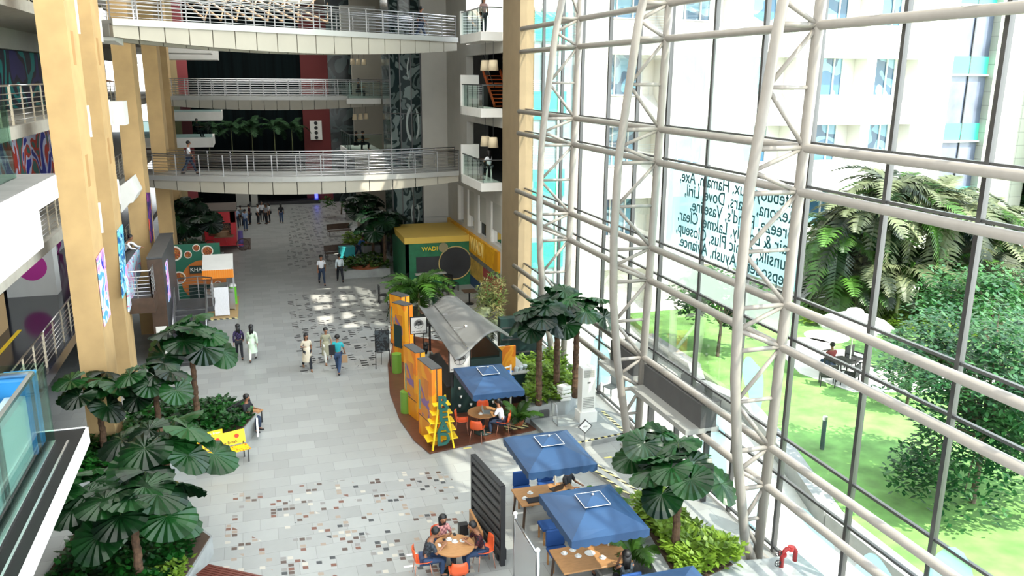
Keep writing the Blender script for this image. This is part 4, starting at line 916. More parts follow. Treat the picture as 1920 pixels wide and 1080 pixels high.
    sub('trousers',pk,pe,1.1,.012,pants,'pel')
    if top in('kurta','dress') and not sit:
        kz=min(P['knL'].z,P['knR'].z)-.05*k; pz=P['wst'].z; b=MB(); dy=abs(P['knL'].y-P['knR'].y)*.5
        b.lathe([(.205,kz),(.20,kz+.02),(.17,(kz+pz)/2+.1),(.135,pz+.02)],n=18); b.xf(Matrix.Diagonal((1,.85+dy*1.2,1,1))); b.build('tunic_skirt',shirt,t,True)
    for n in 'LR':
        a=P['an'+n]; c=P['to'+n]; b=MB(); b.ball((a+c)/2+Vv((0,0,-.025*k)),.05*k,(.95,2.3,.9),10); q=b.build('shoe',shoes or BLK,t,True)
    # hair
    if hair!='none':
        b=MB(); b.ball(hd+Vv((0,.022,.035))*k,.112*k,(.98,.98,.92),14)
        if hair=='long':
            b.hull([hd+Vv(q)*k for q in ((-.10,.0,.03),(.10,.0,.03),(.10,.11,.03),(-.10,.11,.03))],[hd+Vv(q)*k for q in ((-.085,.06,-.30),(.085,.06,-.30),(.07,.13,-.32),(-.07,.13,-.32))])
        if hair=='tail': b.tube([hd+Vv((0,.11,.02))*k,hd+Vv((0,.16,-.06))*k,hd+Vv((0,.13,-.24))*k],[.035*k,.04*k,.012*k],8)
        if hair=='bun': b.ball(hd+Vv((0,.11,.06))*k,.055*k)
        q=b.build('hair',HAIR,t,True)
        q.location=(0,0,0)
    return t
def at(u,v,z=0): return Z(u,v,z)
T_='people walking across the paving'
JN=cloth('blue jeans',(.03,.06,.13)); DK=cloth('black trousers',(.012,.014,.02)); WS=cloth('white shirt',(.75,.76,.80),.04); LB=cloth('pale blue shirt',(.32,.42,.62)); CRM=cloth('cream kurta',(.62,.55,.42)); OLV=cloth('olive beige kurta',(.33,.32,.22)); TEALS=cloth('teal shirt',(.02,.36,.40)); PLD=checks('purple plaid','#3a2a5c','#16131f'); MINT=cloth('pale green kurta',(.55,.68,.52)); GRYS=cloth('grey shirt',(.12,.14,.15)); PLR=checks('maroon plaid','#4a1420','#160b14'); PLG=checks('grey check','#3c444c','#22282e'); PNK=checks('pink floral','#c98f8a','#8c5a5c'); NV=cloth('navy trousers',(.02,.035,.07)); BLT=cloth('black top',(.015,.015,.02)); OLG=cloth('white leggings',(.6,.6,.55)); TAN=mat('tan shoe',(.25,.14,.08),.6)
person(at(604,533),.1,'man in white short sleeved shirt walking towards the view',WS,NV,h=1.78)
person(at(638,528),pi+.1,'man in pale shirt and black trousers walking away beside the stone bench',cloth('pale ice shirt',(.62,.70,.74)),DK,h=1.70,sleeve=2)
person(at(577,693),.2,'woman in cream kurta with long black hair walking on the left of the trio',CRM,DK,hair='long',top='kurta',h=1.60,fem=True,arm=('bent','swing'),shoes=TAN)
person(at(613,680),.1,'woman in olive beige kurta in the middle of the walking trio',OLV,OLG,hair='tail',top='kurta',h=1.58,fem=True,ph=-1,shoes=TAN)
m5=person(at(635,699),pi-.3,'man in teal shirt and jeans with a dark shoulder bag, right of the trio',TEALS,JN,h=1.66)
MB().box(.08,.30,.10,.24,.85,1.25).build('shoulder_bag',BLT,m5)
tag(MB().box(-.12,.12,-.05,.05,.0,.3).build('paper_bag',mat('brown paper',(.35,.22,.12),.8)),'brown paper bag in the hand of the man in teal','bag').location=at(647,699)+Vector((0,0,.45))
person(at(450,672),pi+.1,'person in purple plaid shirt with long hair walking away',PLD,DK,hair='long',h=1.56,fem=True,sleeve=2)
person(at(475,676),pi-.1,'woman in pale green kurta walking away beside the plaid shirt',MINT,OLG,hair='long',top='kurta',h=1.62,fem=True,ph=-1,sleeve=2)
far=[((438,419),2.8,'man in black at the left of the queue beside the red kiosk',BLT,DK,'short'),((445,428),pi,'man in pale blue shirt standing at the front of the far queue',LB,NV,'short'),((453,424),pi+.2,'man in grey shirt in the middle of the far queue',GRYS,DK,'short'),((461,432),pi,'man in blue shirt at the front right of the far queue',LB,JN,'short'),((469,421),-1.9,'man in dark plaid shirt at the right of the far queue',PLR,DK,'short'),((485,420),1.2,'man in white shirt at the left of the far chatting group',WS,DK,'short'),((492,415),.3,'tall man in light shirt behind the far chatting group',WS,DK,'short'),((500,420),-.8,'woman in white with dark hair in front of the far chatting group',cloth('black and white top',(.3,.3,.32)),DK,'long'),((506,417),-1.4,'woman in cream at the right of the far chatting group',WS,DK,'long'),((528,418),pi,'lone woman in black top and jeans walking away in the distance',BLT,JN,'long')]
for (uv,rz,lb_,a,b,hr) in far: person(at(*uv),rz,lb_,a,b,pose='stand' if 'lone' not in lb_ else 'walk',hair=hr,h=1.65,fem=hr=='long')
cl_=person(at(673,484),pi/2,'cleaner in blue uniform leaning into a turquoise cart',cloth('blue uniform',(.02,.10,.28)),NV,arm='push',lean=.45,h=1.65)
ct=thing('laundry_cart','turquoise cart pushed by the cleaner','cart',at(655,488)); MB().box(-.65,.35,-.35,.35,.25,.95).build('bin',mat('turquoise plastic',(.02,.30,.32),.6),ct); MB().box(-.7,.9,-.4,.4,.14,.22).build('base',BLK,ct)
for x in (-.6,.8):
    for y in (-.3,.3): MB().cyl((x,y-.03,.07),(x,y+.03,.07),.07).build('wheel',BLK,ct)
MB().bar((.9,-.35,.2),(.9,-.35,1.0),.03).bar((.9,.35,.2),(.9,.35,1.0),.03).bar((.9,-.35,1.0),(.9,.35,1.0),.03).build('push_handle',STEEL,ct)
bm_=Yp(357,325,45.2); person(Z(357,326,6.85),pi/2,'man in white shirt walking across the lowest footbridge',WS,NV,h=1.72)
person(Vector((Yp(203,160,37).x-.45,37.3,10.45)),1.2,'man in lilac shirt leaning on the rail beside the second column',cloth('lilac shirt',(.20,.20,.48)),DK,pose='stand',arm='rail')
wp=Yp(238,425,38.5); person(Vector((wp.x-.2,38.2,3.55)),1.2,'man in white shirt leaning over the stair rail by the cyan poster',WS,DK,pose='stand',arm='rail',lean=.5,sleeve=2)
person(Vector((11.35,41.3,13.95)),.2,'person in pinkish top standing on the upper right balcony',cloth('dusty pink top',(.35,.22,.20)),DK,pose='stand',hair='long',fem=True)
hs=thing('bar_stool','white high stool on the lowest right balcony','stool',(11.4,40.5,6.72)); MB().cyl((0,0,.72),(0,0,.76),.17,n=14).build('seat',WHT,hs)
for a in range(4): MB().bar((.12*math.cos(a*pi/2+.7),.12*math.sin(a*pi/2+.7),.72),(.2*math.cos(a*pi/2+.7),.2*math.sin(a*pi/2+.7),0),.025).build('leg',WHT,hs)
person(Vector((11.4,40.5,6.72+.27)),pi+.5,'woman in white with black hair seated at a high table on the lowest right balcony',WS,DK,pose='sit',hair='long',fem=True)
ht=thing('bar_table','small high table on the lowest right balcony','table',(11.2,41.4,6.72)); MB().box(-.3,.3,-.3,.3,1.02,1.06).build('table_top',BRN,ht); MB().cyl((0,0,0),(0,0,1.02),.03).build('column',MUL,ht); MB().cyl((0,0,0),(0,0,.03),.22).build('base',MUL,ht)
bx=aty_=Yp(757,60,45.6); person(Vector((9.0,45.5-.2,13.75)),pi/2,'person in dark clothes crossing the topmost footbridge near the tower',BLT,NV,h=1.7)
for i,(x,y,z) in enumerate(((6.9,58.3,6.9),(7.4,58.6,6.9),(7.2,58.4,10.4))): person(Vector((x,y,z)),pi/2,['seated dark figure at the left of the far right balcony','seated dark figure at the right of the far right balcony','dark figure on the far upper right balcony'][i],BLT,DK,pose='sit')
pf=Yp(372,272,64.); person(Vector((pf.x,63.8,Yp(372,268,63).z+.35)),1.,'dark figure seated on the far left balcony',BLT,DK,pose='sit')
person(Z(1556,700,.4),pi,'person in dark red shirt seated by the garden table',cloth('dark red shirt',(.25,.04,.04)),JN,pose='sit')
# ------------------------------------------------------------ furniture
def shell_chair(loc,rz,label,group='orange shell chairs'):
    t=thing('shell_chair',label,'chair',loc,rz,group); b=MB(); n=8; rows_=[]
    prof=[(-.22,.44,.21),(-.1,.42,.225),(.08,.415,.22),(.18,.45,.21),(.23,.56,.215),(.25,.70,.21),(.255,.80,.17)]
    for (y,z,hw) in prof:
        rows_.append([b.b.verts.new((hw*(-1+2*i/n),y-.06*(abs(-1+2*i/n)**2)*(1 if z>.5 else 0),z+.05*(abs(-1+2*i/n)**2)*(1 if z<.5 else .2))) for i in range(n+1)])
    for A,B in zip(rows_,rows_[1:]):
        for i in range(n): b.b.faces.new((A[i],A[i+1],B[i+1],B[i]))
    o=b.build('shell',ORG,t,True); so=o.modifiers.new('t','SOLIDIFY'); so.thickness=.014
    for x in (-.17,.17):
        for y in (-.17,.17): MB().cyl((x,y,.41),(x*1.25,y*1.3,0),.011,n=8).build('leg',mat('copper metal',(.55,.25,.17),.35,.6),t,True)
    return t
def round_table(loc,r,label):
    t=thing('round_table',label,'table',loc); MB().cyl((0,0,.72),(0,0,.75),r,n=48).build('table_top',WOOD,t); MB().cyl((0,0,.04),(0,0,.72),.05,n=14).build('column',BLK,t); MB().lathe([(.30,0),(.30,.03),(.06,.06)],n=24).build('base',DKGRN,t,True); return t
def rect_table(loc,w_,d_,rz,label):
    t=thing('dining_table',label,'table',loc,rz); MB().box(-w_/2,w_/2,-d_/2,d_/2,.71,.75).build('table_top',WOOD,t,bevel=.006)
    for x in (-1,1):
        for y in (-1,1): MB().bar((x*(w_/2-.12),y*(d_/2-.1),.71),(x*(w_/2-.06),y*(d_/2-.05),0),.05).build('leg',BRN,t)
    MB().box(-w_/2+.12,w_/2-.12,-.02,.02,.62,.70).build('apron',BRN,t); return t
def cup(loc,label,grp='cups and bowls on the tables',r=.045):
    t=thing('cup',label,'cup',loc,group=grp); MB().lathe([(r*1.7,0),(r*1.9,.012)],n=16).build('saucer',WHT,t,True); MB().lathe([(r*.6,.012),(r,.05),(r*.95,.05),(r*.5,.02)],n=16).build('bowl',WHT,t,True)
T1=Vector((4.08,17.63,0)); round_table(T1,.50,'light oak round table with three people at the bottom centre')
for i,(a,lb_) in enumerate(((175,'orange chair under the man in grey check on the left'),(102,'orange chair behind the woman in pink'),(5,'orange chair under the man in maroon plaid'),(-95,'empty orange chair nearest the view at the round table'))):
    r_=.78 if i<3 else .68; a_=math.radians(a); shell_chair(T1+Vector((r_*math.cos(a_),r_*math.sin(a_),0)),a_-pi/2,lb_)
def seatat(T,a,r,lb_,*ar,**kw):
    a=math.radians(a); return person(T+Vector((r*math.cos(a),r*math.sin(a),kw.pop('dz',0))),a-pi/2,lb_,*ar,pose='sit',**kw)
seatat(T1,175,.70,'man in grey check shirt seated left at the round table, looking at his phone',PLG,JN,arm='phone',head=1,fine=True,lean=.25)
seatat(T1,102,.72,'woman in pink floral top with long hair seated behind the round table',PNK,JN,arm='phone',hair='long',fem=True,head=1,fine=True,h=1.62)
seatat(T1,5,.70,'man in maroon plaid shirt and jeans seated right at the round table',PLR,JN,arm='phone',head=1,fine=True,lean=.2)
for i,(u,v) in enumerate(((842,1012),(853,1016),(868,1014))): cup(Z(u,v,.75),['white bowl on the round table, leftmost','white cup on the round table, in the middle','white cup on the round table, rightmost'][i])
for i,(u,v,c) in enumerate(((852,1002,BLK),(824,1022,WHT),(833,1013,BLK))): 
    tag(MB().box(-.035,.035,-.07,.07,0,.01).build('mobile_phone',c),['black phone lying at the far side of the round table','white phone at the left edge of the round table','dark phone in front of the man in grey check'][i],'phone').location=Z(u,v,.75)
# laptop user on the deck
T2=Vector((6.92,25.35,.05)); round_table(T2,.52,'oak round table on the wooden deck with a laptop')
for i,(a,lb_) in enumerate(((165,'orange chair left of the deck table'),(-120,'orange chair in front of the deck table'),(75,'orange chair behind the deck table'),(-25,'orange chair under the laptop user'))):
    a_=math.radians(a); shell_chair(T2+Vector((.72*math.cos(a_),.72*math.sin(a_),0)),a_-pi/2,lb_)
seatat(T2,-25,.66,'woman in white top with a dark ponytail working on a laptop at the deck table',WS,NV,hair='tail',fem=True,fine=True,lean=.2)
lt=thing('laptop','open grey laptop on the deck table','laptop',T2+Vector((.12,-.08,.75)),-1.9+pi); MB().box(-.16,.16,-.11,.11,0,.015).build('keyboard',CURB,lt); MB().hull([(-.16,.11,.01),(.16,.11,.01),(.16,.17,.21),(-.16,.17,.21)],[(-.16,.12,.01),(.16,.12,.01),(.16,.18,.21),(-.16,.18,.21)]).build('screen',CURB,lt)
cup(T2+Vector((-.12,-.15,.75)),'white cup beside the laptop on the deck table')
# rectangular tables under the parasols
rect_table((7.10,19.45,0),1.7,1.0,0,'light oak table under the farther of the two front parasols')
rect_table((7.10,16.25,0),1.75,1.05,0,'light oak table under the nearest full parasol with plates')
rect_table((7.3,12.9,0),1.7,1.0,0,'oak table under the cropped parasol at the bottom edge')
def blue_seat(loc,rz,label,w_=.5,back=True,gr='blue upholstered seats'):
    t=thing('blue_chair' if back else 'blue_bench',label,'chair' if back else 'bench',loc,rz,gr); MB().box(-w_/2,w_/2,-.24,.24,.40,.48).build('seat',SEATB,t,bevel=.02)
    if back: MB().box(-w_/2,w_/2,.2,.27,.48,.92).build('backrest',SEATB,t,bevel=.02)
    for x in (-w_/2+.05,w_/2-.05):
        for y in (-.2,.2): MB().box(x-.022,x+.022,y-.022,y+.022,0,.4).build('leg',WOOD,t)
    return t
blue_seat((6.75,20.35,0),0,'blue chair back left behind the farther front table'); blue_seat((7.5,20.4,0),0,'blue chair back right behind the farther front table')
blue_seat((6.95,18.35,0),0,'backless blue bench seat with oak legs between the two front tables',.8,False)
blue_seat((6.6,17.1,0),0,'blue chair peeking out left under the nearest parasol'); blue_seat((7.45,17.1,0),0,'blue chair behind the nearest table, partly hidden by the parasol'); blue_seat((7.6,15.3,0),pi,'blue chair under the woman with long hair at the nearest table')
person((7.9,19.9,0),0.6,'person with a dark bun seated at the farther front table',BLT,DK,pose='sit',hair='bun',fem=True)
person((7.4,18.45,0),pi,'person sitting on the blue bench, mostly hidden by the parasol',BLT,DK,pose='sit')
person((7.45,17.0,0),0,'person with loose hair behind the nearest table under the parasol',cloth('dark patterned top',(.06,.05,.05)),DK,pose='sit',hair='long',fem=True,lean=.3)
person((8.1,16.9,0),-.3,'person resting a hand near a cup at the far right of the nearest table',BLT,DK,pose='sit',arm='face')
person((7.62,15.38,0),pi-.1,'woman in grey striped top with long black hair seated with her back to the view',checks('grey stripe','#3d4850','#242c33'),DK,pose='sit',hair='long',fem=True,arm='face',fine=True)
la=thing('laptop','black laptop on the farther front table','laptop',(7.45,19.6,.75),.3); MB().box(-.16,.16,-.11,.11,0,.015).build('keyboard',BLK,la); MB().hull([(-.16,-.11,.01),(.16,-.11,.01),(.16,-.17,.21),(-.16,-.17,.21)],[(-.16,-.12,.01),(.16,-.12,.01),(.16,-.18,.21),(-.16,-.18,.21)]).build('screen',BLK,la)
for i,(u,v) in enumerate(((994,925),(984,935),(1058,1038),(1074,1032),(1084,1043),(1130,1046))): cup(Z(u,v,.75),['dark rimmed dish on the farther front table','white bowl at the corner of the farther front table','small bowl at the left of the nearest table','white cup left of centre on the nearest table','white bowl in the middle of the nearest table','cup near the woman with long hair'][i])
pt_=tag(MB().lathe([(.09,0),(.13,.02),(.12,.025),(.08,.01)],(0,0,0),22).build('plate',WHT,None,True),'white plate with cutlery on the nearest table','plate'); pt_.location=Z(1106,1038,.75)
tag(MB().box(-.2,.2,-.13,.13,0,.02).build('laptop_case',BLT),'closed dark laptop lying on the farther front table','laptop').location=Z(1001,938,.75)
def parasol(loc,label,wx_=1.85,wy_=2.25,ez=2.28,rot=0,pole=None,pbase=True):
    t=thing('parasol',label,'parasol',loc,rot,'square navy parasols'); a,b=wx_/2,wy_/2; top=ez+.27; vm=.2; mb=MB(); n=4
    ring=lambda s,z:[(-a*s,-b*s,z),(0,-b*s,z-.0),(a*s,-b*s,z),(a*s,0,z),(a*s,b*s,z),(0,b*s,z),(-a*s,b*s,z),(-a*s,0,z)]
    prev=None
    for i in range(5):
        s=1-(1-vm)*i/4; z=ez+(top-ez)*(i/4)**.85; r=[mb.b.verts.new((x,y,z-(.035*s if (j%2) else 0)*(1 if 0<i<4 else 0))) for j,(x,y,_) in enumerate(ring(s,z))]
        if prev: 
            for j in range(8): mb.b.faces.new((prev[j],prev[(j+1)%8],r[(j+1)%8],r[j]))
        prev=r
    mb.b.faces.new(prev); mb.build('canopy',BLUE,t)
    vb=MB(); E4=[(-a,-b),(a,-b),(a,b),(-a,b)]
    for i in range(4):
        (x0,y0),(x1,y1)=E4[i],E4[(i+1)%4]; n=24
        for j in range(n):
            s0,s1=j/n,(j+1)/n; d0=.16+.045*abs(math.sin(pi*8*s0)); d1=.16+.045*abs(math.sin(pi*8*s1))
            vb.quad((x0+(x1-x0)*s0,y0+(y1-y0)*s0,ez),(x0+(x1-x0)*s1,y0+(y1-y0)*s1,ez),(x0+(x1-x0)*s1,y0+(y1-y0)*s1,ez-d1),(x0+(x1-x0)*s0,y0+(y1-y0)*s0,ez-d0))
    vb.build('valance',BLUE,t,norm=False)
    c=MB(); cv=.27; q=[(-a*cv*1.25,-b*cv*1.1,top+.02),(a*cv*1.25,-b*cv*1.1,top+.02),(a*cv*1.25,b*cv*1.1,top+.02),(-a*cv*1.25,b*cv*1.1,top+.02)]
    for i in range(4): c.quad(q[i],q[(i+1)%4],(0,0,top+.13))
    c.quad(*q[::-1]); vt=c.build('vent_cap',BLUE,t)
    r_=MB()
    for i in range(4): r_.bar(q[i],q[(i+1)%4],.010)
    r_.build('cap_piping',WHT,vt); MB().ball((0,0,top+.14),.035).build('finial',STEEL,t,True)
    p=Vector(pole or (0,0,0)); MB().cyl((p.x,p.y,.05),(p.x,p.y,ez-.1 if pole else top),.03,n=12).build('pole',mat('cream pole',(.62,.6,.54),.4),t,True)
    if pole: MB().bar((p.x,p.y,ez-.15),(0,0,top-.06),.04).build('arm',mat('cream pole',0),t)
    for d in ((a,b),(a,-b),(-a,b),(-a,-b)): MB().bar((0,0,top-.03),(d[0]*.97,d[1]*.97,ez-.01),.018).build('rib',MUL,t)
    if pbase: MB().box(p.x-.22,p.x+.22,p.y-.22,p.y+.22,0,.1).build('base',mat('cream pole',0),t)
    return t
def corners(l,z): q=[Z(u,v,z) for u,v in l]; c=sum(q,Vector())/len(q); c.z=0; return c
c1=corners(((857,690),(940,683),(985,731),(878,741)),2.3); parasol(c1,'navy parasol on the wooden deck, farthest of the row',1.68,2.6,2.3,pole=(Z(957,795).x-c1.x,Z(957,795).y-c1.y,0))
c2=corners(((947,816),(1075,808),(1110,870),(985,890)),2.3); parasol(c2,'second navy parasol, over the farther front table',1.85,2.2,2.3,pole=(.55,.95,0))
c3=corners(((1016,926),(1152,910),(1210,992),(1065,1012)),2.3); parasol(c3,'navy parasol nearest the view shown whole',1.82,2.15,2.3,pole=(.85,.9,0))
c4=Vector((7.35,12.1,0)); c4=Vector((7.05,12.05,0)); parasol(c4+Vector((0,0,0)),'navy parasol cropped by the bottom edge of the view',1.8,2.0,2.3)
# screens
sc=thing('slatted_screen','tall black slatted screen beside the round table','screen',(5.18,18.55,0)); a0=Vector((.12,-.95,0)); a1=Vector((-.12,.95,0))
SH=2.15
MB().bar(a0+Vector((0,0,SH/2)),a1+Vector((0,0,SH/2)),.02,SH-.1).build('back_panel',BLK,sc)
for q in (a0,a1): MB().box(q.x-.06,q.x+.06,q.y-.06,q.y+.06,0,SH).build('post',BLK,sc)
for k in range(8): MB().bar(a0+Vector((-.035,0,.3+k*.25)),a1+Vector((-.035,0,.3+k*.25)),.05,.12).build('slat',DGR,sc)
MB().bar(a0+Vector((0,0,SH)),a1+Vector((0,0,SH)),.13,.05).build('top_rail',BLK,sc)
tag(MB().box(4.86,4.92,18.0,19.2,0.05,.75).build('wood_panel',WOOD),'small oak panel leaning at the foot of the slatted screen','panel')
for i,(x,y) in enumerate(((4.72,19.3),(5.35,17.9))): tag(MB().box(-.12,.12,-.1,.1,0,.3).build('black_box',BLK),['black speaker box left of the slatted screen','black box at the near foot of the slatted screen'][i],'box').location=(x,y,0)
wb=thing('whiteboard','grey whiteboard on silver posts at the bottom edge','board',(5.28,15.7,0)); MB().box(-.02,.02,-.75,.75,.35,1.85).build('board',mat('whiteboard grey',(.5,.52,.52),.3),wb)
for y in (-.8,.8): MB().cyl((0,y,0),(0,y,2.0),.045,n=12).build('post',STEEL,wb,True); MB().ball((0,y,2.02),.055).build('post_cap',WHT,wb,True)
MB().cyl((0,-.8,1.9),(0,.8,1.9),.03,n=10).build('top_rail',STEEL,wb,True)
# benches
def bench(loc,rz,label,w_,sm,bm_,back=True,leg=MUL):
    t=thing('bench',label,'bench',loc,rz); MB().box(-w_/2,w_/2,-.22,.22,.42,.46).build('seat',sm,t)
    if back: MB().hull([(-w_/2,.22,.5),(w_/2,.22,.5),(w_/2,.30,.92),(-w_/2,.30,.92)],[(-w_/2,.25,.5),(w_/2,.25,.5),(w_/2,.33,.92),(-w_/2,.33,.92)]).build('backrest',bm_,t)
    for x in (-w_/2+.08,w_/2-.08):
        for y in (-.2,.22): MB().box(x-.018,x+.018,y-.018,y+.018,0,.42 if y<0 else .55).build('leg',leg,t)
    return t
YP=paint('yellow bench print',['#e8b400','#f6d21a','#f2c80c','#c43a28','#f0c810','#f6d21a'],5,3)
yb=bench(Vector((-1.45,25.35,0)),.33,'bright yellow printed advertising bench beside the left planter',1.55,YP,BRT)
text('lettering','For Snacking Break',.13,(0,.215,.60),(1,0,0),(0,.08,.42),BLK,yb,.003); MB().box(-.55,.1,.30,.33,.92,1.08).build('header_board',BRT,yb); text('lettering','Snack Break',.1,(-.22,.295,1.0),(1,0,0),(0,0,1),WHT,yb,.003)
for x in (-.6,-.1,.5): 
    ob=MB().cyl((x,.20,.78),(x,.22,.78),.07,n=16).build('round_print',mat('red print',(.6,.05,.03),.5),yb)
pb=person((-.75,27.95,0),1.0,'person in dark clothes seated on the small bench behind the left planter corner',BLT,NV,pose='sit')
bench((-.75,28.1,0),1.0,'small black and wood bench at the tip of the left planter',1.3,WOOD,BLK)
bench(Z(660,505)+Vector((.35,.0,0)),0,'pale stone bench lit by sun patches in the middle distance',1.5,mat('pale stone',(.5,.5,.47),.6),GRY,False)
for i,(u,v) in enumerate(((655,450),(655,468))): bench((Vector((5.1,55.2,0)),Vector((6.0,63.5,0)))[i],.2,['dark slatted bench in front of the middle right planter','dark bench farther up the paving on the right'][i] if True else ['dark bench farther up the paving on the right','dark slatted bench in front of the middle right planter'][i],1.8,BRN,BRN,True)
rb=thing('bench','dark red brown slatted bench at the bottom left edge','bench',Z(440,1080,.45)-Vector((0,0,.45)),-.62); 
for k in range(6): MB().box(-.9,.9,-.24+k*.08,-.18+k*.08,.42,.45).build('slat',mat('mahogany slat',(.12,.03,.02),.4),rb)
for x in (-.85,.1,.85): MB().box(x-.02,x+.02,-.25,.25,.38,.42).build('cross_bar',STEEL,rb); MB().box(x-.02,x+.02,-.25,-.21,0,.4).build('leg',STEEL,rb); MB().box(x-.02,x+.02,.21,.25,0,.4).build('leg',STEEL,rb)
# middle right planters
for i,(P_,lb_) in enumerate(((((Vector((4.75,49.3,0)),Vector((7.6,49.3,0)),Vector((7.6,52.3,0)),Vector((5.0,52.3,0)))),'low stone planter behind the sunlit bench'),((Vector((5.6,56.6,0)),Vector((8.1,56.6,0)),Vector((8.1,60.5,0)),Vector((6.0,60.5,0))),'stone planter in the shade farther up on the right'),((Vector((7.3,70.5,0)),Vector((9.5,70.5,0)),Vector((9.5,73,0)),Vector((7.5,73,0))),'farthest stone planter on the right under the first bridge'))):
    tag(MB().prism([(p.x,p.y) for p in P_],0,.5).build('planter',CONC),lb_,'planter')
    shrubbery('planter_shrub',[(p.x,p.y) for p in P_],.5,.5,700,.3,.1,GRL if i<2 else GRC,['lime shrub in the planter behind the sunlit bench','low shrub in the shaded right planter','low shrub in the farthest right planter'][i],50+i)
tag(MB().lathe([(.9,0),(1.0,.12),(.9,.12)],n=24).build('planter_bowl',mat('terracotta',(.36,.10,.04),.7)),'wide terracotta bowl planter behind the sunlit bench','pot').location=Z(685,500,.5)
for i,(u,v,h_,lb_) in enumerate(((700,470,2.2,'dark fan palm nearest the yellow sign, over the shaded planter'),(722,492,2.6,'dark fan palm left of the bushy areca'),(690,440,2.4,'dark fan palm farther back beside the glass tower'),(735,470,2.0,'dark fan palm against the green shop'))): 
    fanpalm(Z(u,v+10,.3),h_,lb_,'dark fan palms of the middle right planters',13,.72,1.15,120+i,PALMD)
tree(Z(640,402,.3),3.0,1.8,'dark small tree at the far end of the paving',BGF,900,77,.3,.12,blobs=10,br=.07)
areca(Z(785,600,0),1.6,'bushy areca palm with drooping fronds beside the green shop','areca palms in the cafe area',20,2.0,.85,3,ARE,.06)
areca(Z(762,585,0),.9,'lower areca palm left of the bushy one','areca palms in the cafe area',14,1.6,.8,4,ARE,.05)
areca(Vector((8.9,33.6,0)),1.3,'wispy palm behind the curved cafe roof','areca palms in the cafe area',14,1.5,.8,6,ARD,.05)
shrubbery('bamboo_bush',[(Z(u,v).x,Z(u,v).y) for u,v in ((890,622),(940,640),(950,612),(905,592))],.3,2.6,1300,.28,.035,leafmat('dry bamboo leaf','#4c6a2c','#b9a878',.3,.5,2),'tall bush of narrow leaves behind the curved cafe roof',61)
areca(Vector((8.45,18.6,0)),.5,'small potted areca beside the second parasol pole','areca palms in the cafe area',13,.95,.55,8,ARE,.03)
areca(Vector((8.25,16.4,0)),.5,'small potted areca behind the nearest table','areca palms in the cafe area',13,.95,.6,9,ARE,.03)
po=thing('potted_plant','potted areca in a terracotta pot beside the deck parasol pole','plant',Z(972,800)); MB().lathe([(.13,0),(.19,.22),(.2,.27),(.17,.27)],n=20).build('pot',mat('terracotta',0),po,True)
for i in range(10):
    o=bpy.data.objects.new('frond',_fr[(.95,.55,ARE.name,22)][i%3]); COL.objects.link(o); o.parent=po; o.location=(0,0,.27); o.rotation_euler=(Matrix.Rotation(i*2.4,4,'Z')@Matrix.Rotation(-.9+.09*i,4,'Y')).to_euler()
PYSEC4=1
# ------------------------------------------------------------ cafe island
DP=[(4.85,24.28),(8.75,25.1),(8.6,25.9),(9.2,27.6),(9.0,34.5),(6.2,37.2),(5.5,35.6),(4.9,33.2),(4.45,29.8),(4.38,27.2),(4.55,25.4)]
tag(MB().prism(DP,0,.05).build('timber_deck',DECK),'dark reddish timber deck of the cafe with a curved left edge','deck')
TLC=paint('yellow orange swirl',['#d98a12','#e09a18','#dd7a14','#e2a01e'],.55,4,.5,.6)
ART=paint('poster figure art',['#c87a1c','#7c5a8c','#c9801f','#c27026'],.9,9,.5,.5)
def totem(b0,b1,th_,h_,label,seed):
    b0=Vector(b0); b1=Vector(b1); d=(b1-b0); L_=d.length; x=d.normalized(); t=thing('display_totem',label,'display board',(b0.x,b0.y,.05),math.atan2(x.y,x.x),'tall orange display totems')
    MB().box(0,L_,0,th_*.45,0,h_).build('front_slab',TLC,t); MB().box(0,L_,th_*.55,th_,0,h_-.02).build('rear_slab',ORGL if seed%2 else YEL,t)
    MB().box(0,L_,th_*.43,th_*.57,.02,h_-.03).build('core',BRN,t); MB().box(-.005,L_+.005,-.005,th_+.005,h_,h_+.03).build('top_cap',DGR,t)
    MB().box(L_*.25,L_*.8,-.012,0,h_*.30,h_*.82).build('poster',ART,t); MB().box(L_*.1,L_*.2,-.012,0,h_*.35,h_*.75).build('strip_poster',mat('green grey print',(.2,.3,.22),.6,nz=.4,ns=6),t)
    MB().box(.01,L_-.01,-.01,0,h_*.27,h_*.28).build('seam',BRN,t)
    return t
totem((4.82,25.95,0),(5.05,24.75,0),.36,2.65,'tall orange totem nearest the READ shelf',1)
totem((4.70,27.95,0),(4.95,26.95,0),.36,2.5,'second tall orange totem, just behind the nearest one',2)
totem((5.25,33.8,0),(5.65,33.1,0),.45,2.5,'far yellow totem with a dark green swirl beside the easel board',3)
MB().box(.1,.6,-.02,-.005,.6,1.6).build('swirl_print',DKGRN,bpy.data.objects['display_totem.002'])
totem((5.5,36.1,0),(5.9,35.3,0),.45,2.3,'farthest yellow totem near the black chairs',5)
gb_=MB(); 
for (u,v,lb_) in ((742,700,'green drum shaped bin beside the far totem'),(759,775,'green drum bin at the foot of the second totem')):
    o=tag(MB().cyl((0,0,.05),(0,0,.85),.2,n=20).build('drum_bin',mat('lime green bin',(.13,.27,.03),.4)),lb_,'bin'); p=Z(u,v,0); o.location=(max(p.x,4.55)+.05,p.y,0)
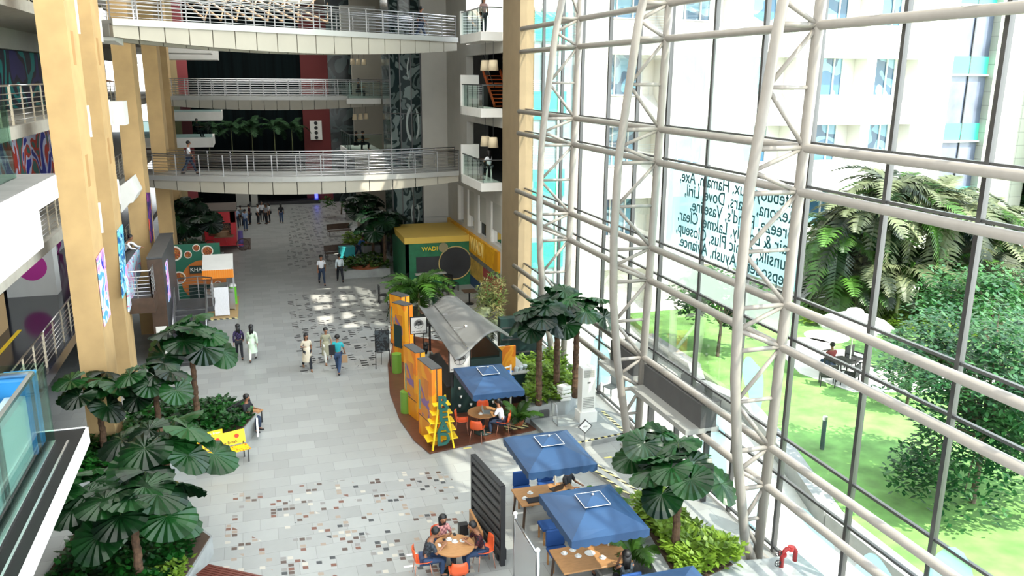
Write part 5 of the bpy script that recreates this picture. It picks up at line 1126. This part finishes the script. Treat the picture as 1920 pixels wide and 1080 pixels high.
# READ shelf
rs=thing('ladder_bookshelf','yellow A-frame shelf with green letters READ at the deck corner','shelf',(5.33,24.55,.05),.02)
for s in (-1,1): 
    MB().bar((s*.36,-.12,0),(s*.13,-.08,1.55),.06,.05).build('front_leg',BRT,rs); MB().bar((s*.36,.5,0),(s*.18,.3,1.7),.05).build('rear_leg',BRT,rs)
for k in range(5): 
    w_=.52-.06*k; MB().box(-w_,w_,-.05,.48-.04*k,.28+k*.3,.31+k*.3).build('shelf_board',BRT,rs)
for k,ch in enumerate('READ'): text('letter',ch,.60,(0,-.16,1.62-.42*k),(1,0,0),(0,0,1),mat('dark green letter',(.01,.10,.08),.5),rs,.03,bold=.02)
# kiosk
ks=thing('coffee_kiosk','black coffee kiosk with a grey wave shaped roof','kiosk',(7.1,29.6,.05))
MB().box(-.75,.95,-2.4,-2.2,0,2.0).build('menu_wall',DKGRN,ks); MB().box(-.85,-.75,-2.4,1.6,0,1.0).box(.95,1.05,-2.4,1.6,0,2.2).build('side_panel',DKGRN,ks)
MB().box(-1.0,-.45,-2.3,1.4,1.0,1.05).build('counter_top',BLK,ks)
for r_ in range(5):
    for c_ in range(4): MB().lathe([(.035,0),(.05,.09)],(-.55+c_*.42+.05*(r_%2),-2.45,.25+r_*.34),10).build('hanging_cup',WHT,ks,True)
roof=MB(); n=26; C0=(( -1.0,-3.7),(1.5,-2.2),(1.0,1.9),(-1.2,1.6)); G={}
for i in range(n+1):
    for j in range(n+1):
        u_,v_=i/n,j/n; x=(C0[0][0]*(1-u_)+C0[1][0]*u_)*(1-v_)+(C0[3][0]*(1-u_)+C0[2][0]*u_)*v_; y=(C0[0][1]*(1-u_)+C0[1][1]*u_)*(1-v_)+(C0[3][1]*(1-u_)+C0[2][1]*u_)*v_
        sm=lambda t:(lambda q:q*q*(3-2*q))(max(0,min(1,t)))
        z=2.50+.58*sm(u_/.62)-.42*sm((u_-.68)/.32)+v_*(1-u_)*.55-.22*math.sin(pi*min(1,u_*2.2))*(1-u_)*v_
        G[i,j]=roof.b.verts.new((x,y,z))
for i in range(n):
    for j in range(n): roof.b.faces.new((G[i,j],G[i+1,j],G[i+1,j+1],G[i,j+1]))
ro=roof.build('wave_roof',mat('grey membrane',(.12,.12,.115),.45,nz=.15,ns=1.5),ks,True); ro.modifiers.new('t','SOLIDIFY').thickness=.03
MB().bar((-.45,-3.3,2.75),(-.75,.8,3.2),.04).build('roof_rail',CHR,ks)
for y in (-1.6,.2): MB().bar((-.55,y,3.0),(-.15,y,3.0),.03).ball((-.1,y,3.0),.07).build('spot_lamp',CHR,ks)
for (x,y) in ((-.8,-2.35),(1.0,-2.35),(-.8,1.5),(1.0,1.5)): MB().box(x-.04,x+.04,y-.04,y+.04,0,2.2).build('post',BLK,ks)
MB().box(1.1,1.85,-1.5,-1.4,1.0,2.05).build('orange_panel',paint('orange circle print',['#e07a10','#f0a020','#e89018'],.9,7),ks)
def cafe_sign(loc,rz,label,w_,h_,legs=False):
    t=thing('cafe_sign',label,'sign',loc,rz); MB().box(-w_/2-.04,w_/2+.04,0,.05,-h_/2-.04,h_/2+.04).build('frame',BLK,t); MB().box(-w_/2,w_/2,-.012,0,-h_/2,h_/2).build('face',WHT,t)
    r=w_*.30; MB().ring((0,-.014,h_*.08),r,.008).build('logo_ring',BLK,t)
    b=MB(); rn=random.Random(3); 
    b.bar((0,-.018,h_*.08-r),(0,-.018,h_*.08),.03*w_,.006)
    for k in range(13): 
        a=-.15+k*(pi+.3)/12; b.bar((0,-.018,h_*.08-r*.3),(r*.85*math.cos(a),-.018,h_*.08+r*.85*math.sin(a)),.012*w_*2,.006)
        for j in range(3): q=r*(.4+.2*j); b.ball((q*math.cos(a+.1*j),-.018,h_*.08+q*math.sin(a+.1*j)),.03*w_,(1,.2,1),6)
    b.build('tree_logo',BLK,t); text('lettering','arts world cafe',w_*.15,(0,-.016,-h_*.38),(1,0,0),(0,0,1),BLK,t,.003)
    if legs:
        for x in (-.18,.18): MB().box(x-.02,x+.02,0,.04,-loc[2]+.05,-h_/2).build('leg',BLK,t)
    return t
p=Yp(862,676,27.0); cafe_sign((p.x,27.0,p.z),0,'white sign with a black tree logo on the kiosk front',.72,.80)
p=Yp(785,610,32.0); cafe_sign((p.x,32.0,p.z),0,'grey white sign with a black tree logo on legs, left of the wave roof',.62,.66,True)
cw=thing('service_counter','dark green cafe counter with a pale glass top, behind the fan palms','counter',(9.05,29.3,.0)); MB().box(-.45,.35,-1.5,1.7,0,1.1).build('cabinet',DKGRN,cw); MB().box(-.48,.38,-1.55,1.75,1.1,1.14).build('counter_top',GRY,cw)
for k in range(3): tag(MB().lathe([(.08,0),(.1,.12),(.07,.16)],n=12).build('jar',mat('glass jar',(.5,.55,.55),.2)),['left glass jar on the cafe counter','middle glass jar on the cafe counter','right glass jar on the cafe counter'][k],'jar').location=(8.95+.2*k,28.0+.1*k,1.14)
dg=thing('dark_shelving','dark green shelving behind the cafe counter','shelf',(10.2,31.5,0)); MB().box(-.9,.9,-.2,.2,0,2.2).build('cabinet',DKGRN,dg)
for z in (.7,1.3,1.8): MB().box(-.85,.85,-.3,-.2,z,z+.04).build('shelf_board',MUL,dg)
person((8.35,29.4,.05),-1.4,'bearded man in black working behind the cafe counter',BLT,DK,pose='stand',arm='push')
person((6.0,30.4,.05),2.6,'cafe worker in grey shirt with long hair beside the kiosk',cloth('grey green shirt',(.30,.33,.30)),DK,pose='stand',hair='long',arm='push')
ck=thing('drinks_cooler','blue fronted cooler under the deck parasol','cooler',(7.95,28.1,.05)); MB().box(-.25,.25,-.3,.3,0,.85).build('body',mat('blue cooler',(.03,.16,.42),.5),ck); MB().box(-.25,.25,-.32,-.3,.05,.8).build('door',mat('blue cooler door',(.05,.25,.5),.4),ck)
sk=thing('snack_rack','dark snack rack with small bright packs under the parasol','rack',(7.3,28.0,.05)); MB().box(-.4,.4,-.18,.18,0,.9).build('frame',BLK,sk)
for r_ in range(3): MB().box(-.36,.36,-.2,-.18,.12+r_*.26,.3+r_*.26).build('snack_row',paint('snack packs',['#7a2a18','#c09040','#2a2a2a','#304a7a'],12,4),sk)
bb_=thing('bag_pile','bulging blue and grey plastic bags beside the right planter','bags',(8.65,28.05,0)); MB().ball((0,0,.95),.3,(1,1,.8)).build('blue_bag',mat('blue plastic bag',(.02,.22,.75),.35,bump=.5,ns=8),bb_,True); MB().ball((-.35,-.05,.85),.26,(1,1,.8)).ball((-.1,-.4,.72),.2).build('grey_bag',mat('grey plastic bag',(.45,.47,.48),.35,bump=.5,ns=8),bb_,True); MB().box(-.6,.35,-.5,.4,0,.65).build('trolley',BLK,bb_)
# tower air conditioner
ac=thing('air_conditioner','tall white floor standing air conditioner on a plinth beside the glass','air conditioner',(10.6,25.1,0)); MB().box(-.32,.32,-.25,.25,0,.55).build('plinth',WHT,ac); MB().box(-.25,.25,-.2,.2,.55,2.15).build('body',WHT,ac)
for k in range(7): MB().box(-.2,.2,-.215,-.2,1.82+k*.04,1.84+k*.04).build('louver',GRY,ac)
for k in range(7): MB().box(-.2,.2,-.215,-.2,.7+k*.06,.73+k*.06).build('louver',GRY,ac)
MB().box(-.06,.06,-.21,-.2,1.6,1.65).build('control_panel',DGR,ac)
ws=thing('white_stack','stack of white moulded trays on the planter rim','stack',(10.15,26.1,.6))
for k in range(4): MB().box(-.2,.2,-.18,.18,k*.14,k*.14+.12,rot=.1*k).build('tray',WHT,ws,bevel=.02)
tr=thing('platform_trolley','glass platform trolley on small black wheels in front of the planter','trolley',(9.9,25.1,0)); MB().box(-.45,.35,-.28,.28,.16,.2).build('platform',mat('grey trolley deck',(.35,.38,.38),.3),tr)
for x in (-.38,.28):
    for y in (-.22,.22): MB().cyl((x,y-.02,.07),(x,y+.02,.07),.07).build('wheel',BLK,tr)
MB().tube([(-.45,-.25,.2),(-.5,-.25,.95),(-.5,.25,.95),(-.45,.25,.2)],.015).build('push_handle',STEEL,tr,True)
# step platforms with hazard tape
HZ=bpy.data.materials.new('hazard tape'); HZ.use_nodes=True; n_=HZ.node_tree; wv=n_.nodes.new('ShaderNodeTexWave'); wv.bands_direction='DIAGONAL'; wv.inputs['Scale'].default_value=2.2; r_=n_.nodes.new('ShaderNodeValToRGB'); r_.color_ramp.interpolation='CONSTANT'; r_.color_ramp.elements[0].color=(.02,.02,.02,1); r_.color_ramp.elements[1].color=(.75,.66,.30,1); r_.color_ramp.elements[1].position=.5
t_=n_.nodes.new('ShaderNodeTexCoord'); n_.links.new(t_.outputs['Object'],wv.inputs[0]); n_.links.new(wv.outputs[0],r_.inputs[0]); n_.links.new(r_.outputs[0],n_.nodes['Principled BSDF'].inputs['Base Color'])
pf_=tag(MB().prism([(8.75,25.75),(11.55,25.75),(11.55,23.6),(9.4,23.3),(8.85,24.4)],0,.16).build('step_platform',CONC),'low grey step platform edged with striped hazard tape beside the glass','platform')
MB().box(11.42,11.55,23.6,25.7,.16,.165).build('hazard_tape',HZ,pf_); e_=MB().bar((9.42,23.36,.163),(11.5,23.66,.163),.01,.1).build('hazard_tape',HZ,pf_)
rp_=tag(MB().prism([(9.0,23.25),(9.35,23.25),(10.6,18.2),(10.1,18.2)],0,.12).build('step_platform',CONC),'narrow striped kerb running along the glass wall','kerb')
for a,b in (((9.05,23.2),(10.12,18.3)),((9.3,23.2),(10.52,18.3))): MB().bar((a[0],a[1],.124),(b[0],b[1],.124),.09,.01).build('hazard_tape',HZ,rp_)
ss=thing('sign_stand','small diamond shaped sign on a grey stand above the striped kerb','sign',Z(1095,865)); MB().cyl((0,0,0),(0,0,.05),.18,n=18).build('base',WHT,ss); MB().cyl((0,0,.05),(0,0,1.0),.02).build('pole',STEEL,ss)
MB().box(-.17,.17,-.02,.02,-.17,.17).xf(Matrix.Translation((0,0,1.2))@Matrix.Rotation(pi/4,4,'Y')).build('sign_frame',DGR,ss); MB().box(-.14,.14,-.03,.03,-.14,.14).xf(Matrix.Translation((0,0,1.2))@Matrix.Rotation(pi/4,4,'Y')).build('sign_face',WHT,ss); text('lettering','STEP',.07,(0,-.035,1.2),(1,0,0),(0,0,1),BLK,ss,.002)
hb=tag(MB().box(-.4,.4,-.35,.35,0,.02).build('hazard_mat',HZ),'striped mat under the deck parasol base','mat'); hb.location=Z(965,800)+Vector((0,0,.06))
for i,(u,v) in enumerate(((876,840),(795,868))): pass
for i,(u,v) in enumerate(((876,840),(772,1040),(767,1062),(976,962),(926,972),(1140,858),(1138,930))):
    tag(MB().box(-.13,.13,-.04,.04,0,.006).build('floor_sticker',mat('yellow floor tape',(.7,.62,.2),.6) if i in (0,5,6) else WHT),['yellow tape strip on the floor in front of the deck','upper white floor sticker left of the round table','lower white floor sticker left of the round table','white floor sticker beside the farther front table','white floor sticker right of the slatted screen','yellow tape strip near the diamond sign','yellow tape strip near the second parasol'][i],'sticker').location=Z(u,v,.002)
hy=thing('fire_hydrant','red hydrant valve pipe at the bottom beside the glass','hydrant',(11.25,14.6,.7)); RD=mat('red valve paint',(.35,.02,.02),.4)
MB().tube([(0,0,0),(0,0,.35),(.1,0,.45),(.3,0,.45),(.36,0,.36),(.36,0,.1)],.055,12).build('pipe',RD,hy,True); MB().cyl((0,0,.3),(0,0,.36),.1,n=14).cyl((.22,0,.39),(.22,0,.51),.07).build('flange',RD,hy)
for z in (.15,.42): MB().ring((-.14,-.05,z),.08,.012,n=16).bar((-.22,-.05,z),(-.06,-.05,z),.012).bar((-.14,-.05,z-.08),(-.14,-.05,z+.08),.012).build('handwheel',BLK,hy)
struct(MB().box(11.1,12.0,14.0,15.0,0,.7).build('trim_2',MARB),'granite block at the truss foot','block')
# easels
def easel(loc,label,h_=1.7):
    t=thing('easel_board',label,'board',loc); MB().box(-.3,.3,-.02,.02,h_-.95,h_-.05).build('board',paint('blackboard poster',['#16181a','#3c4448','#1c1f22'],3,2),t); MB().box(-.32,.32,-.015,.03,h_-.97,h_-.93).build('ledge',BLK,t)
    for x in (-.26,.26): MB().bar((x,.0,h_),(x*1.15,-.05,0),.025).build('leg',BLK,t)
    MB().bar((0,.03,h_),(0,.45,0),.025).build('leg',BLK,t); return t
easel(Z(718,690),'dark poster board on a thin easel left of the orange totems')
# black chairs near the green shop
def bchair(loc,rz,label):
    t=thing('black_chair',label,'chair',loc,rz,'black wooden chairs by the green shop'); MB().box(-.22,.22,-.22,.22,.43,.47).build('seat',BLK,t)
    for x in (-.2,.2):
        for y in (-.2,.2): MB().box(x-.02,x+.02,y-.02,y+.02,0,.43 if y<0 else 1.0).build('leg',BLK,t)
    for x in (-.12,-.04,.04,.12): MB().box(x-.01,x+.01,.19,.21,.47,.95).build('back_slat',BLK,t)
    MB().box(-.2,.2,.18,.22,.92,1.0).build('back_rail',BLK,t); return t
for i,(u,v,rz) in enumerate(((718,568,1.6),(740,577,0.1),(752,570,-.5),(815,600,.2),(770,545,1.),(850,545,2.),(840,560,.4))): bchair(Z(u,v),rz,['black chair at the left end beside the sunlit paving','black slatted chair seen from behind near the far totem','black chair tucked behind the far totem','black chair with slatted back behind the wave roof','black chair under the areca palm','black chair in front of the green shop','black chair near the shop doorway'][i])
for i,(u,v) in enumerate(((835,545),(800,610),(880,570))):
    t=thing('cafe_table',['dark square table in front of the green shop','dark table behind the wave roof','dark table near the pier'][i],'table',Z(u,v)); MB().box(-.35,.35,-.35,.35,.70,.74).build('table_top',BRN,t); MB().cyl((0,0,0),(0,0,.7),.04).build('column',BLK,t); MB().cyl((0,0,0),(0,0,.03),.25).build('base',BLK,t)
person(Z(905,575),pi*.5,'man in beige seated near the pier under the yellow sign',cloth('beige shirt',(.28,.26,.2)),DK,pose='sit'); person(Z(924,580),-pi*.5,'dark clothed person seated right next to the pier',BLT,DK,pose='sit')
# green shop
gs=thing('shop_kiosk','green walled shop kiosk with a yellow top and round dark opening','kiosk',(0,0,0)); a=Z(735,548); b=Z(872,553); y0=46.0
MB().box(8.0,11.8,y0,y0+.25,0,2.6).build('front_wall',mat('shop green',(.015,.14,.06),.6,nz=.2),gs); MB().box(7.95,11.85,y0-.05,y0+4.6,2.6,2.95).build('yellow_top',mat('yellow fascia',(.62,.42,.07),.6),gs); MB().box(8.0,8.2,y0,y0+4.5,0,2.6).build('side_wall',mat('shop green',0),gs)
MB().cyl((10.9,y0-.03,1.35),(10.9,y0-.01,1.35),.95,n=36).build('round_opening',DARK,gs); MB().ring((10.9,y0-.03,1.35),.97,.035).build('opening_rim',mat('brass rim',(.5,.38,.15),.5),gs)
MB().cyl((10.2,y0-.06,2.3),(10.2,y0-.03,2.3),.28,n=24).build('round_sign',mat('sign disc',(.25,.22,.12),.6),gs); MB().box(8.6,10.0,y0-.03,y0-.01,.9,1.8).build('window_hatch',DARK,gs); text('lettering','WADI',.35,(9.4,y0-.04,2.25),(1,0,0),(0,0,1),BRT,gs,.01)
MB().box(8.5,10.3,y0-.35,y0-.05,.8,.88).build('counter',GRY,gs)
# black stair wall and stair
BK2=mat('charcoal panel',(.045,.045,.048),.45,nz=.15)
sw=thing('stair_wall','tall freestanding charcoal wall between stair and landing','wall',(-4.1,36.0,0)); MB().box(-.28,.28,0,5.6,0,4.55).build('wall',BK2,sw); MB().box(-.29,.29,-.02,0,0,4.5).build('end_face',BRN,sw); MB().box(-.3,.3,-.04,5.65,4.55,4.6).build('cap',DGR,sw)
for (z0,z1,c_) in ((1.25,1.65,WHT),(.95,1.1,LGRY),(.45,.75,WHT)): MB().box(-.2,.22,-.05,-.03,z0,z1).build('notice',c_,sw)
text('lettering','NOTICE',.1,(0.01,-.06,1.02),(1,0,0),(0,0,1),BLK,sw,.002); MB().cyl((0.01,-.07,.6),(0.01,-.05,.6),.08,n=16).build('round_symbol',NV,sw)
MB().box(.285,.30,1.0,2.0,2.4,4.1).build('poster',P1,sw)
ld=thing('stair_landing','dark landing with steel rails beside the ochre columns','landing',(-5.6,34.9,3.15)); MB().box(-.2,1.5,-.2,.0,-.55,.05).box(1.35,1.5,0,1.4,-.55,.05).build('fascia',BRN,ld); MB().box(-.2,1.4,0,2.6,-.3,-.02).build('deck',BK2,ld)
railing((-.1,-.1,.05),(1.42,-.1,.05),'', parent=ld,n=4,rails=6); railing((1.42,-.1,.05),(1.42,1.0,.05),'',parent=ld,n=3,rails=6)
st2=thing('staircase','dark steel stair with silver rails coming down behind the charcoal wall','stairs',(-3.0,35.4,0)); NS=10
for k in range(NS): MB().box(-.7,.65,k*.30,k*.30+.32,k*.17,k*.17+.17).build('step',BK2,st2); MB().box(-.7,.65,k*.30-.01,k*.30+.03,k*.17+.165,k*.17+.18).build('nosing',STEEL,st2)
MB().box(-.7,.9,3.0,4.6,1.5,1.72).build('landing',BK2,st2); MB().box(-.15,.35,2.98,3.0,1.5,1.62).build('label_plate',WHT,st2)
for x in (-.68,.65):
    MB().cyl((x,0,1.0),(x,3.0,2.7),.03).build('handrail',STEEL,st2,True)
    for k in range(5): MB().box(x-.015,x+.015,k*.75-.015,k*.75+.015,k*.42,k*.425+1.0).build('post',STEEL,st2)
    for j in range(4): MB().cyl((x,0,.3+j*.17),(x,3.0,2.0+j*.17),.012,n=6).build('rail',STEEL,st2,True)
for j in range(6): MB().tube([(-.65,4.5,1.9+j*.17),(.2,4.75,1.9+j*.17),(.85,4.3,1.9+j*.17),(.88,3.1,1.9+j*.17)],.014 if j<5 else .03).build('curved_rail',STEEL,st2,True)
for (x,y) in ((-.65,4.5),(.2,4.75),(.85,4.3),(.88,3.1)): MB().box(x-.02,x+.02,y-.02,y+.02,1.72,2.75).build('post',STEEL,st2)
b_=tag(MB().box(-.35,.35,-.03,.03,0,.18).build('red_notice',mat('pinkish notice',(.45,.2,.15),.6)),'thin red notice strip on the second ochre column','sign'); b_.location=Yp(202,489,33.96)
pf3=flat('printed_panel','slanted cyan and pink printed balustrade panel between the second and third columns','panel',[Xp(u,v,-4.95) for u,v in ((237,500),(262,464),(265,508),(243,585))],paint('portrait print light',['#bfe6f4','#e07a9a','#8fd0ee','#d8ecf8','#c890c0'],.9,14),(-.06,0,0))
MB().hull([Xp(u,v,-5.02) for u,v in ((237,478),(262,460),(262,466),(237,502))],[Xp(u,v,-5.4) for u,v in ((231,478),(255,460),(255,466),(231,502))]).build('parapet_cap',DGR,pf3)
# KHAO food stall
kw=thing('food_stall_wall','green food stall backdrop with round dish pictures and KHAO sign','sign',(-3.6,47.0,0)); MB().box(-1.1,1.6,0,.12,0,3.0).build('backdrop',mat('food stall green',(.01,.12,.07),.6),kw); MB().cyl((.65,-.03,.95),(.65,-.005,.95),1.15,n=40).build('orange_disc',mat('burnt orange',(.48,.14,.02),.6),kw)
MB().box(-.15,1.6,-.06,-.01,0,.75).build('lower_panel',DKGRN,kw)
for i,(x,z,r_) in enumerate(((-.75,2.55,.42),(-.05,2.45,.2),(.4,2.8,.2),(.95,2.6,.3),(-.6,1.2,.35),(1.35,.7,.2),(1.35,.3,.15))):
    dsh=MB().cyl((x,-.06,z),(x,-.03,z),r_,n=24).build('dish_print',mat('dish rim',(.72,.68,.6),.6),kw); MB().cyl((x,-.075,z),(x,-.06,z),r_*.8,n=24).build('food_print',paint('curry print',['#8a2a14','#c27a30','#5a3a18','#a8481e'],6,i),dsh)
kb=thing('hanging_sign','small dark KHAO sign board on the food stall','sign',(-3.17,46.86,1.62)); MB().box(-.45,.45,-.03,.03,-.2,.2).build('board',DKGRN,kb); text('lettering','KHAO',.3,(0,-.035,0),(1,0,0),(0,0,1),WHT,kb,.005)
fc=thing('food_cart','steel food cart with white and orange striped canopy','cart',(-2.05,44.4,0))
p0,p1=Yp(368,525,44.4),Yp(415,525,44.4); w2=.75
MB().hull([(-w2,-.75,2.25),(w2,-.75,2.25),(w2,.75,2.75),(-w2,.75,2.75)],[(-w2,-.75,2.21),(w2,-.75,2.21),(w2,.75,2.71),(-w2,.75,2.71)]).build('canopy_top',WHT,fc)
ob=MB()
for k in range(14): ob.box(-w2+k*2*w2/14,-w2+(k+.8)*2*w2/14,-.78,-.75,1.8,2.24)
ob.build('awning_valance',mat('orange canvas',(.80,.24,.01),.6),fc); MB().box(-w2,w2,-.76,-.74,1.82,2.22).build('valance_back',mat('light orange canvas',(.85,.4,.1),.6),fc)
for x in (-w2+.05,w2-.05):
    for y in (-.68,.68): MB().box(x-.02,x+.02,y-.02,y+.02,0,2.3 if y<0 else 2.7).build('post',STEEL,fc)
MB().box(-w2+.05,w2-.05,-.6,.6,.1,.95).build('body',STEEL,fc); MB().box(-.45,.4,-.65,.2,.95,1.35).build('food_box',STEEL,fc); MB().box(-.3,.2,-.67,-.65,1.1,1.2).build('vent_slot',BLK,fc)
tag(MB().prism([(-3.0,42.3),(-1.2,42.3),(-1.2,46.6),(-3.0,46.6)],0,.04).build('timber_deck',mat('pale bamboo deck',(.50,.33,.14),.6,nz=.1,ns=4,stretch=(1,12,1))),'pale bamboo platform under the food cart','deck'); tag(MB().box(-3.0,-1.2,42.24,42.3,0,.045).build('hazard_edge',HZ),'striped edge of the bamboo platform','trim')
wt=thing('folding_table','white topped slanted panel table in front of the food cart','table',(-1.95,43.05,.04)); MB().hull([(-.35,-.35,.05),(.35,-.35,.05),(.35,.3,1.35),(-.35,.3,1.35)],[(-.35,-.32,.05),(.35,-.32,.05),(.35,.33,1.35),(-.35,.33,1.35)]).build('white_panel',mat('white ribbed panel',(.7,.7,.72),.5,nz=.1,ns=10,stretch=(8,1,1)),wt)
for x in (-.33,.33): MB().bar((x,-.3,0),(x,.3,1.33),.03).build('leg',WHT,wt)
gc_=thing('green_dispenser','bright green cylinder bin with white lid beside the food cart','bin',(-1.45,45.1,.04)); MB().cyl((0,0,0),(0,0,.95),.2,n=20).build('body',mat('bright green',(.15,.55,.03),.4),gc_); MB().lathe([(.21,.95),(.2,1.02),(.12,1.1),(.0001,1.12)],n=20).build('lid',WHT,gc_,True)
# red kiosk truck
rk=thing('red_food_truck','red food kiosk on a cart behind the far left palms','kiosk',(-2.35,60.3,0)); RDK=mat('bright red paint',(.62,.01,.02),.35)
MB().box(-1.2,.95,0,3.6,.3,1.0).box(-1.2,.95,.0,.08,1.9,2.7).box(.6,.95,0,3.6,1.0,2.7).box(-1.2,-.9,0,3.6,1.0,2.7).build('body',RDK,rk); MB().box(-1.3,1.05,-.1,3.7,2.7,2.8).build('roof',mat('brown grey roof',(.10,.075,.06),.7),rk)
MB().box(-.9,.6,.6,.7,1.0,2.7).build('interior',paint('stall interior',['#4a2a18','#8a6a48','#2a1a14'],4,3),rk); MB().box(-.5,.75,-.7,-.1,1.0,1.08).build('counter',mat('cane brown',(.25,.14,.07),.6),rk); MB().lathe([(.5,1.08),(.5,1.35),(.35,1.45)],(0,-.3,0),18).build('basket',mat('cane brown',0),rk)
for x in (-.8,1.35): 
    wh=MB(); pts=[(x+.42*math.cos(a*pi/12),-.6,.42+.42*math.sin(a*pi/12)) for a in range(25)]; wh.tube(pts,.03,6)
    for a in range(8): wh.bar((x,-.6,.42),(x+.4*math.cos(a*pi/4),-.6,.42+.4*math.sin(a*pi/4)),.01)
    wh.build('wheel',BRN,rk,True)
MB().bar((-.8,-.6,.42),(1.35,-.6,.42),.05).bar((.3,-.6,.42),(.2,-.6,1.0),.05).build('cycle_frame',RDK,rk)
tag(MB().prism([(-1.3,59.9),(-.5,59.9),(-.5,64.),(-1.3,64.)],0,.08).build('dark_mat',BRN),'dark mat beside the red kiosk','mat')
tag(MB().cyl((-1.15,60.9,.08),(-1.15,60.9,1.2),.18).build('water_drum',mat('violet blue drum',(.15,.12,.4),.5)),'violet blue drum beside the red kiosk','drum')
# far stage
sgm=tag(MB().box(-.1,6.0,81.2,82.8,0,.3).build('stage',BLK),'low black stage step at the far end','stage')
tag(MB().box(5.6,5.9,82.6,82.7,.3,1.5).build('light_panel',mat('blue glow panel',(.08,.10,.9),.5,emit=2.5)),'small glowing blue panel at the far end','lamp')
for i,u in enumerate((450,462,478)):
    p=Z(u,388); t=thing('banner_stand',['left','middle','right'][i]+' grey upright banner stand behind the far queue','banner',p,0,'banner stands at the far end'); MB().box(-.3,.3,-.02,.02,.1,1.9).build('banner',GRY,t); MB().box(-.35,.35,-.15,.15,0,.1).build('base',MUL,t)
for i,x in enumerate((-3.2,-1.2,.6,2.6,4.2)):
    areca(Vector((x-.5,81.8,4.6)),2.6,['leftmost','second','third','fourth','rightmost'][i]+' dark palm on the ledge before the black curtain','palms before the black curtain',10,1.9,.7,20+i,mat('dim palm green',(.02,.07,.02),.7),.05)
tag(MB().box(-7,4.8,80.2,83.9,4.2,4.6).build('planter_ledge',DARK),'dark planter ledge in front of the far curtain','ledge')
